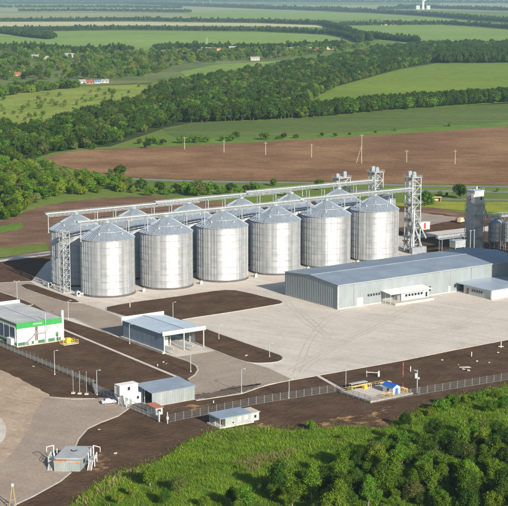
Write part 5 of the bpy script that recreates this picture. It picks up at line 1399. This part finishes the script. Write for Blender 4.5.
def inside(poly, x, y):
    c = False; n = len(poly)
    for i in range(n):
        x1, y1 = poly[i]; x2, y2 = poly[i-1]
        if (y1 > y) != (y2 > y) and x < (x2-x1)*(y-y1)/(y2-y1)+x1: c = not c
    return c
def scatter(pxpoly, step, r, jit=0.45, px=True):
    P = [tuple(G(*q).xy) for q in pxpoly] if px else pxpoly
    x0, x1 = min(p[0] for p in P), max(p[0] for p in P); y0, y1 = min(p[1] for p in P), max(p[1] for p in P)
    out = []
    y = y0; row = 0
    while y < y1:
        x = x0 + (step*0.5 if row % 2 else 0)
        while x < x1:
            a, b = x+r.uniform(-jit, jit)*step, y+r.uniform(-jit, jit)*step
            if inside(P, a, b): out.append(Vector((a, b, 0)))
            x += step
        y += step*0.87; row += 1
    return out
r1 = random.Random(11)
crowns = {}
# thicket at the bottom right
THK = [(310, 486), (345, 466), (378, 458), (405, 446), (430, 442), (470, 436), (515, 428), (530, 525), (230, 525), (268, 500)]
pts = scatter(THK, 4.3, r1, 0.5)
names = {0: 'mid green bushy tree in the thicket at bottom right', 1: 'dark green bushy tree in the thicket at bottom right', 2: 'light yellow green tree in the thicket at bottom right',
         3: 'olive green bushy tree in the thicket at bottom right', 4: 'slender upright tree in the thicket at bottom right'}
for p in pts:
    if r1.random() < (0.40 if p.x < 25 else 0.25): continue
    k = r1.choice([0, 0, 0, 1, 1, 1, 2, 3, 4, 4])
    sz_ = r1.choice([0.5, 0.7, 0.85, 1.0, 1.2])*r1.uniform(0.9, 1.1)
    u_ = p.x/p.y
    where = ('at the left' if u_ < 0.05 else 'at the middle' if u_ < 0.11 else 'at the right') + (' front' if p.y < 372 else ' centre' if p.y < 392 else ' back')
    lb = ('small ' if sz_ < 0.78 else 'large ' if sz_ > 0.97 else '') + names[k].replace('in the thicket at bottom right', where + ' of the thicket')
    crowns.setdefault('n%d' % k, tree(KN[k], p, sz_, lb, 'thicket trees at bottom right', 'thicket_tree', r1.uniform(0.85, 1.15)))
for (x, y, s, k, lb) in ((150, 487, 1.02, 0, 'bushy tree left of the pair at the bottom by the soil edge'), (179, 494, 0.98, 3, 'olive bush right of the pair at the bottom by the soil edge'), (132, 497, 0.62, 2, 'light green bush at the bottom beside the soil bank'),
                         (118, 505, 0.6, 2, 'light green bush at the bottom left end of the reeds'), (165, 506, 0.7, 1, 'dark bush between the pair at the bottom edge'), (205, 508, 0.6, 0, 'small bush at the bottom edge below the reeds'), (232, 506, 0.75, 1, 'dark bush at the bottom edge left of the thicket'),
                         (262, 492, 0.6, 3, 'olive bush at the left tip of the thicket'), (292, 488, 0.6, 1, 'dark bush beside dry reeds at the thicket edge'),
                         (386, 438, 0.6, 2, 'light bush right of the orange clay scar'), (405, 428, 0.7, 1, 'dark bush on the slope below the gas compound'), (395, 446, 0.8, 0, 'round green bush above the thicket'), (418, 419, 0.5, 2, 'yellowish bush at the soil edge below the fence')):
    tree(KN[k], G(x, y), s, lb, None, 'bushy_tree')
for (x, y, s, k, lb) in ((310.5, 429, 0.95, 0, 'lone round shrub on bare soil right of the small hut'), (440, 412, 1.5, 0, 'large shrub on the slope below the right fence'), (452, 408, 1.5, 0, 'round shrub right of the large slope shrub'), (430, 416, 1.2, 1, 'light shrub left of the large slope shrub'),
                         (466, 404, 1.1, 1, 'light shrub high on the right slope'), (480, 402, 1.1, 0, 'green shrub near the right edge slope'), (497, 398, 1.2, 1, 'light shrub at the right edge by the soil'), (412, 424, 1.1, 1, 'light shrub above the dark bush on the slope'), (302, 433, 0.5, 1, 'tiny shrub beside the lone round shrub'),
                         (488, 412, 1.3, 0, 'green shrub in the long grass at right'), (505, 408, 1.4, 0, 'green shrub at the right edge in long grass'), (340, 440, 0.7, 1, 'small light shrub below the clay scar'), (240, 470, 0.7, 1, 'small light shrub among the dry reeds')):
    tree(KS[k], G(x, y), s, lb, None, 'shrub', 1.0, 'shrub')
# wood left of and behind the silos
W1 = [(-30, 164), (20, 165), (60, 172), (105, 180), (135, 186), (135, 195), (100, 193.5), (62, 197), (32, 206), (26, 214), (0, 222), (-30, 224)]
pw = scatter(W1, 7.6, r1, 0.5)
r1.shuffle(pw)
nm = ['dark green tree in the wood left of the silos', 'mid green tree in the wood left of the silos', 'light green tree in the wood left of the silos', 'grey olive tree in the wood left of the silos', 'tall narrow dark tree in the wood left of the silos']
gap = [(8, 214), (40, 204), (20, 195)]
stuff_mid = []
pw.sort(key=lambda q: q.y)
n1 = 0
for p in pw:
    if r1.random() < 0.1: continue
    k = r1.choice([0, 1, 1, 1, 2, 2, 2, 3])
    if n1 < 120:
        n1 += 1
        sz_ = r1.uniform(0.5, 0.95); u_ = p.x/p.y
        lb = ('small ' if sz_ < 0.62 else 'large ' if sz_ > 0.83 else '') + nm[k].replace('in the wood left of the silos', ('at the left' if u_ < -0.14 else 'at the middle' if u_ < -0.11 else 'at the right') + (' front' if p.y < 860 else ' centre' if p.y < 930 else ' back') + ' of the left wood')
        crowns.setdefault('m%d' % k, tree(KM[k], p, sz_, lb, 'wood left of the silos', 'broadleaf_tree', r1.uniform(0.85, 1.1)))
    else: stuff_mid.append((p, k, r1.uniform(0.55, 0.95)))
ROW = [(150, 196, .55, 1), (160, 193, .6, 0), (168, 195, .5, 1), (176, 194, .55, 0), (185, 194, .75, 1), (193, 196, .8, 1), (199, 196, .95, 3), (207, 195, .8, 1), (214, 193, .5, 0), (222, 195, .5, 1), (231, 194, .6, 0), (238, 196, .5, 1), (247, 194, .5, 0), (254, 194, .7, 1), (262, 194, .45, 2), (274, 186, .5, 1), (284, 196, .4, 1), (141, 192, .7, 0), (319.5, 190.5, .8, 0),
       (425, 206, 1.0, 0), (431, 205, .6, 1), (460, 199, 1.05, 0), (447, 196, .3, 1), (440, 195, .35, 1), (480, 191, .35, 1), (498, 192, .35, 1), (120, 178, .75, 0), (111, 174.5, .4, 1)]
for i, (x, y, s, k) in enumerate(ROW):
    if i == 18: lb = 'lone round tree behind the gap in the back silo row'
    elif i == 19: lb = 'round dark tree right of the tall elevator tower'
    elif i == 21: lb = 'dark tree just left of the dryer tower'
    elif x > 400: lb = {431: 'small bush beside the round tree right of the elevator tower', 447: 'small bush on the verge left of the dark dryer-side tree', 440: 'tiny bush beside the highway above the beige shelter', 480: 'tiny bush by the highway above the dryer tower', 498: 'tiny bush by the highway at the right edge'}[x]
    else: lb = ('dark ', 'mid green ', 'light ', 'olive ')[k] + 'tree in the row along the field ' + ('behind the third back silo' if x < 180 else 'behind the fourth back silo' if x < 230 else 'behind the middle of the silo rows') if x > 125 else ('dark tree' if k == 0 else 'small bush') + ' in the lower left corner of the ploughed field'
    tree(KM[k], G(x, y), s*(1.35 if x < 300 else 1.0), lb, 'trees along the ploughed field' if (x < 400 and i != 18) else None, 'broadleaf_tree', 0.9)
# shrubs along the upper edge of the ploughed field
ORDW = 'first second third fourth fifth sixth seventh eighth ninth tenth eleventh twelfth thirteenth fourteenth fifteenth sixteenth seventeenth eighteenth nineteenth twentieth twenty-first last'.split()
for i, (x, y, s, k) in enumerate(sorted(((140, 144, .55, 1), (148, 143, .6, 1), (155, 144, .7, 1), (163, 145, .5, 0), (181, 143.5, .75, 1), (190, 143, .75, 1), (198, 143, .7, 1), (206, 142.5, .6, 1), (222, 141, .5, 1), (230, 141.5, .7, 1), (236, 138.5, .6, 0), (147, 148.5, .55, 0), (265, 140, .8, 1), (278, 139.5, .4, 1), (284, 139, .5, 0), (296, 138.5, .45, 1), (322, 136.5, .35, 0), (335, 137, .35, 0), (350, 135, .3, 1), (376, 133, .3, 1), (395, 131, .35, 1), (450, 126.5, .5, 1)))):
    tree(KM[k], G(x, y), s, ORDW[i] + ' small round tree from the left on the verge above the ploughed field', 'verge trees above the ploughed field', 'verge_tree', 0.8).parent.scale *= 1.3
# forest and shelter belts: the largest as single trees, the rest as one mass
BELT = [(188, 123), (260, 120.8), (324, 117), (390, 110.5), (450, 106.5), (560, 99)]
def belt_points(px, depth, step, r):
    out = []; W = [G(*q) for q in px]
    for a, b in zip(W[:-1], W[1:]):
        L = (b-a).length; n = max(1, int(L/step))
        for k in range(n):
            for j in range(max(1, int(depth/step))):
                q = a + (b-a)*((k+r.random())/n)
                out.append(q + Vector((r.uniform(-1, 1)*step*0.3, j*step + r.uniform(0, step), 0)))
    return out
bp_ = belt_points(BELT, 34, 5.2, r1)
n2 = 0
for p in bp_:
    k = r1.choice([4, 4, 0, 0, 0, 1, 4])
    s = r1.uniform(0.95, 1.3) if k == 4 else r1.uniform(1.25, 1.7)
    front = p.x < 330 and n2 < 75 and r1.random() < 0.45
    if front:
        n2 += 1
        crowns.setdefault('m%d' % k, tree(KM[k], p, s, ('broad dark', 'mid green', 'light', 'olive', 'tall narrow dark')[k] + ' tree in the shelter belt above the crop field, ' + ('left end' if p.x < -60 else 'left of centre' if p.x < 40 else 'centre' if p.x < 140 else 'right of centre'), 'shelter belt above the young crop field', 'belt_tree'))
    else: stuff_mid.append((p, k, s))
for (x, y, s) in ((411, 108, .75), (433, 107.5, .7), (428, 107, .6)):
    tree(KM[2], G(x, y), s, 'yellow leaved tree standing out in the dark shelter belt', 'yellow trees in the shelter belt', 'belt_tree', 1.7)
W2 = [(-60, 136), (0, 133), (48, 130), (66, 119), (100, 113), (130, 108), (160, 91), (200, 82), (270, 70), (330, 60), (380, 50), (440, 45), (560, 44), (560, 52), (437, 62), (400, 69), (337, 87), (318, 97), (290, 117), (194, 121), (166, 127), (130, 137), (100, 149), (50, 153), (30, 160), (-60, 166)]
for p in scatter(W2, 8.6, r1, 0.5):
    k = r1.choice([0, 0, 0, 0, 1, 1, 3, 4]); stuff_mid.append((p, k, r1.choice([0.55, 0.75, 0.95, 1.1, 1.35])*r1.uniform(0.85, 1.15)*(0.75 if k == 4 else 1)))
for p in scatter([(-60, 95), (0, 91.5), (30, 88.5), (80, 86), (80, 88), (30, 93), (0, 97.5), (-60, 101)], 9.5, r1, 0.5): stuff_mid.append((p, r1.choice([0, 1, 1, 2]), r1.uniform(0.8, 1.3)))
for p in scatter([(-60, 104), (150, 86), (140, 104), (60, 118), (-60, 132)], 24, r1, 0.5):
    if r1.random() < 0.55: stuff_mid.append((p, r1.choice([1, 2, 3]), r1.uniform(0.25, 0.75)))
# village trees, loose
for p in scatter([(-60, 50), (130, 53), (260, 50), (345, 47), (382, 44), (335, 54), (262, 60), (190, 64), (150, 76), (100, 80), (-60, 82)], 19, r1, 0.5):
    if r1.random() < 0.6: stuff_mid.append((p, r1.choice([0, 1, 1, 2, 3]), r1.uniform(0.7, 1.4)))
for p in scatter([(437, 63.5), (437, 54), (560, 51), (560, 62.5)], 9, r1, 0.4): stuff_mid.append((p, r1.choice([0, 4, 4]), r1.uniform(1.1, 1.5)))
FAR = [([(12, 31.5), (60, 31), (130, 30.3), (260, 31.8), (330, 35), (347, 38), (362, 43)], 60, 13, 1.45), ([(-60, 29), (0, 33), (25, 37), (50, 39.5)], 120, 13, 1.5),
       ([(-60, 22.2), (60, 21.6), (130, 21), (262, 23), (322, 25.4), (340, 30), (356, 36), (372, 42)], 70, 15, 1.6), ([(18, 11.8), (90, 11.6), (190, 12.8)], 120, 24, 1.9),
       ([(-60, 4), (130, 4.2), (210, 7), (260, 9), (372, 13)], 300, 40, 2.4), ([(372, 13), (440, 17.3), (480, 21), (560, 26)], 160, 22, 1.9), ([(400, 7.8), (450, 9.2), (560, 13)], 250, 34, 2.2),
       ([(340, 26), (372, 25.5), (445, 25), (480, 27), (560, 34)], 90, 17, 1.5), ([(-60, 1.2), (250, 2.4), (560, 3.8)], 500, 70, 3.0), ([(358, 43), (372, 38), (385, 40), (420, 43)], 110, 13, 1.4),
       ([(-60, 8), (100, 8), (180, 8.6)], 200, 34, 2.0), ([(380, 9.8), (420, 9)], 200, 30, 2.0), ([(-60, 51), (30, 50), (62, 53), (130, 52)], 50, 13, 1.4), ([(155, 50.5), (180, 49), (240, 50), (300, 49), (345, 46)], 60, 13, 1.3)]
stuff_far = []
for (px, depth, step, s) in FAR:
    for p in belt_points(px, depth, step*0.72, r1): stuff_far.append((p, r1.choice([0, 0, 0, 0, 4]), s*r1.uniform(0.65, 1.05)))

def mass(name, label, pts_, cat='woodland'):
    """one object whose points carry copies of the crowns of the single trees"""
    me = bpy.data.meshes.new(name)
    me.from_pydata([p[:] for p, k, s in pts_], [], [])
    at = me.attributes.new('scl', 'FLOAT', 'POINT'); at.data.foreach_set('value', [s for p, k, s in pts_])
    at = me.attributes.new('rot', 'FLOAT', 'POINT'); at.data.foreach_set('value', [r1.uniform(0, 6.28) for _ in pts_])
    at = me.attributes.new('kind_id', 'INT', 'POINT'); at.data.foreach_set('value', [k for p, k, s in pts_])
    o = link(name, me)
    tag(o, label, cat, kind='stuff')
    ng = bpy.data.node_groups.new(name + '_nodes', 'GeometryNodeTree')
    ng.interface.new_socket('Geometry', in_out='INPUT', socket_type='NodeSocketGeometry')
    ng.interface.new_socket('Geometry', in_out='OUTPUT', socket_type='NodeSocketGeometry')
    N = ng.nodes; Lk = ng.links
    gi = N.new('NodeGroupInput'); go = N.new('NodeGroupOutput')
    def attr(nm_, ty):
        a = N.new('GeometryNodeInputNamedAttribute'); a.data_type = ty; a.inputs[0].default_value = nm_
        return [q for q in a.outputs if q.enabled and q.name == 'Attribute'][0]
    jn = N.new('GeometryNodeJoinGeometry')
    for k in (4, 3, 2, 1, 0):
        gm = N.new('GeometryNodeObjectInfo'); gm.inputs[0].default_value = crowns['m%d' % k]; gm.inputs['As Instance'].default_value = True
        Lk.new(gm.outputs['Geometry'], jn.inputs[0])
    ip = N.new('GeometryNodeInstanceOnPoints')
    ip.inputs['Pick Instance'].default_value = True
    Lk.new(gi.outputs[0], ip.inputs['Points']); Lk.new(jn.outputs[0], ip.inputs['Instance'])
    Lk.new(attr('kind_id', 'INT'), ip.inputs['Instance Index'])
    cx = N.new('ShaderNodeCombineXYZ'); Lk.new(attr('rot', 'FLOAT'), cx.inputs[2]); Lk.new(cx.outputs[0], ip.inputs['Rotation'])
    Lk.new(attr('scl', 'FLOAT'), ip.inputs['Scale'])
    Lk.new(ip.outputs[0], go.inputs[0])
    md = o.modifiers.new('trees', 'NODES'); md.node_group = ng
    return o
for k in range(5):
    if 'm%d' % k not in crowns: crowns['m%d' % k] = tree(KM[k], G(60+k*4, 185), 0.8, nm[k], 'wood left of the silos')
mass('woodland', 'dense green forest and shelter belt beyond the ploughed field', stuff_mid)
mass('far_shelter_belts', 'distant dark tree belts between far fields', stuff_far)
print('TREES', TREE_N[0], 'mid', len(stuff_mid), 'far', len(stuff_far))

# reeds and long grass
def blades(name, label, pxpoly, n_per, hmin, hmax, wd, mat, seed, patch=None):
    g = np.random.default_rng(seed)
    P = [tuple(G(*q).xy) for q in pxpoly]
    xs = [p[0] for p in P]; ys = [p[1] for p in P]
    area = (max(xs)-min(xs))*(max(ys)-min(ys)); N = int(area*n_per)
    x = g.uniform(min(xs), max(xs), N); y = g.uniform(min(ys), max(ys), N)
    ins = np.zeros(N, bool)
    for i in range(len(P)):
        (x1, y1), (x2, y2) = P[i], P[i-1]
        c = (y1 > y) != (y2 > y)
        with np.errstate(divide='ignore', invalid='ignore'): xi = (x2-x1)*(y-y1)/(y2-y1)+x1
        ins ^= c & (x < xi)
    # clumpy: thin out by a smooth wave field
    w = np.sin(x*0.9+2*np.sin(y*0.35))*np.sin(y*0.8+1.5*np.sin(x*0.5))
    ins &= g.uniform(-1.3, 1, N) < w+0.55
    x = x[ins]; y = y[ins]; w = w[ins]; N = len(x)
    h = g.uniform(hmin, hmax, N)*(1+0.25*w); a = g.uniform(0, 2*PI, N); lean = g.uniform(0.1, 0.5, N)*h
    la = g.normal(2.6, 0.7, N)
    dx, dy = np.cos(a)*wd*g.uniform(0.7, 1.5, N), np.sin(a)*wd*g.uniform(0.7, 1.5, N)
    z = np.zeros(N)
    lx, ly = np.cos(la)*lean, np.sin(la)*lean
    v = np.stack([np.stack([x-dx, y-dy, z], 1), np.stack([x+dx, y+dy, z], 1), np.stack([x+dx*.7+lx*.35, y+dy*.7+ly*.35, h*.6], 1), np.stack([x-dx*.7+lx*.35, y-dy*.7+ly*.35, h*.6], 1), np.stack([x+lx, y+ly, h], 1)], 1).reshape(-1, 3)
    fs = []
    for i in range(N): fs.append((5*i, 5*i+1, 5*i+2, 5*i+3)); fs.append((5*i+3, 5*i+2, 5*i+4))
    me = bpy.data.meshes.new(name); me.from_pydata(v.tolist(), [], fs); me.materials.append(mat); me.update()
    return tag(link(name, me), label, 'grass', kind='stuff')
blades('long_grass', 'lush green long grass and reeds at the bottom right', GRASS_EDGE + [(560, 525), (40, 535)], 13.0, 0.4, 0.95, 0.055, L_GRASS, 5)
blades('dry_reeds', 'straw coloured dry reeds in the middle of the long grass', smooth_poly([(230, 463), (250, 458), (288, 450), (300, 453), (280, 462), (262, 466), (256, 474), (240, 470)]), 9.0, 0.6, 1.3, 0.05, L_DRY, 6)
blades('dry_weeds', 'dry straw weeds along the soil bank and small hut', smooth_poly([(200, 437), (222, 431), (256, 427), (270, 425), (276, 430), (250, 434), (215, 440)]), 2.5, 0.3, 0.8, 0.08, L_DRY, 7)
blades('bank_weeds', 'dry weeds on the bank at the bottom left of the reeds', smooth_poly([(70, 508), (96, 487), (122, 474), (150, 464), (160, 468), (130, 482), (100, 500), (84, 512)]), 2.0, 0.5, 1.2, 0.09, L_DRY, 8)

EDGE = GRASS_EDGE[1:-1]
blades('seeding_grass', 'scattered straw coloured seed heads in the long grass', GRASS_EDGE + [(560, 525), (40, 535)], 0.35, 0.6, 1.15, 0.045, L_DRY, 12)
blades('edge_weeds', 'thin green weeds scattered along the edge of the bare soil', EDGE + [(x-2, y-5) for x, y in EDGE[::-1]], 1.6, 0.2, 0.6, 0.07, L_GRASS, 9)
# ------------------------------------------------------------------ haze over the far country
m = MB(); m.box(-17000, 17000, -900, 31000, -1.0, 135.0)
hz = m.build('haze', BARK)
tag(hz, 'thin blue summer haze over the far fields', 'haze', kind='stuff')
hm = bpy.data.materials.new('haze_air'); hm.use_nodes = True
hn = hm.node_tree.nodes; hn.remove(hn['Principled BSDF'])
pv = hn.new('ShaderNodeVolumePrincipled')
pv.inputs['Color'].default_value = (0.52, 0.78, 1.0, 1)
pv.inputs['Density'].default_value = 4.0e-5
pv.inputs['Anisotropy'].default_value = 0.0
hm.node_tree.links.new(pv.outputs[0], hn['Material Output'].inputs['Volume'])
hz.data.materials.clear(); hz.data.materials.append(hm)
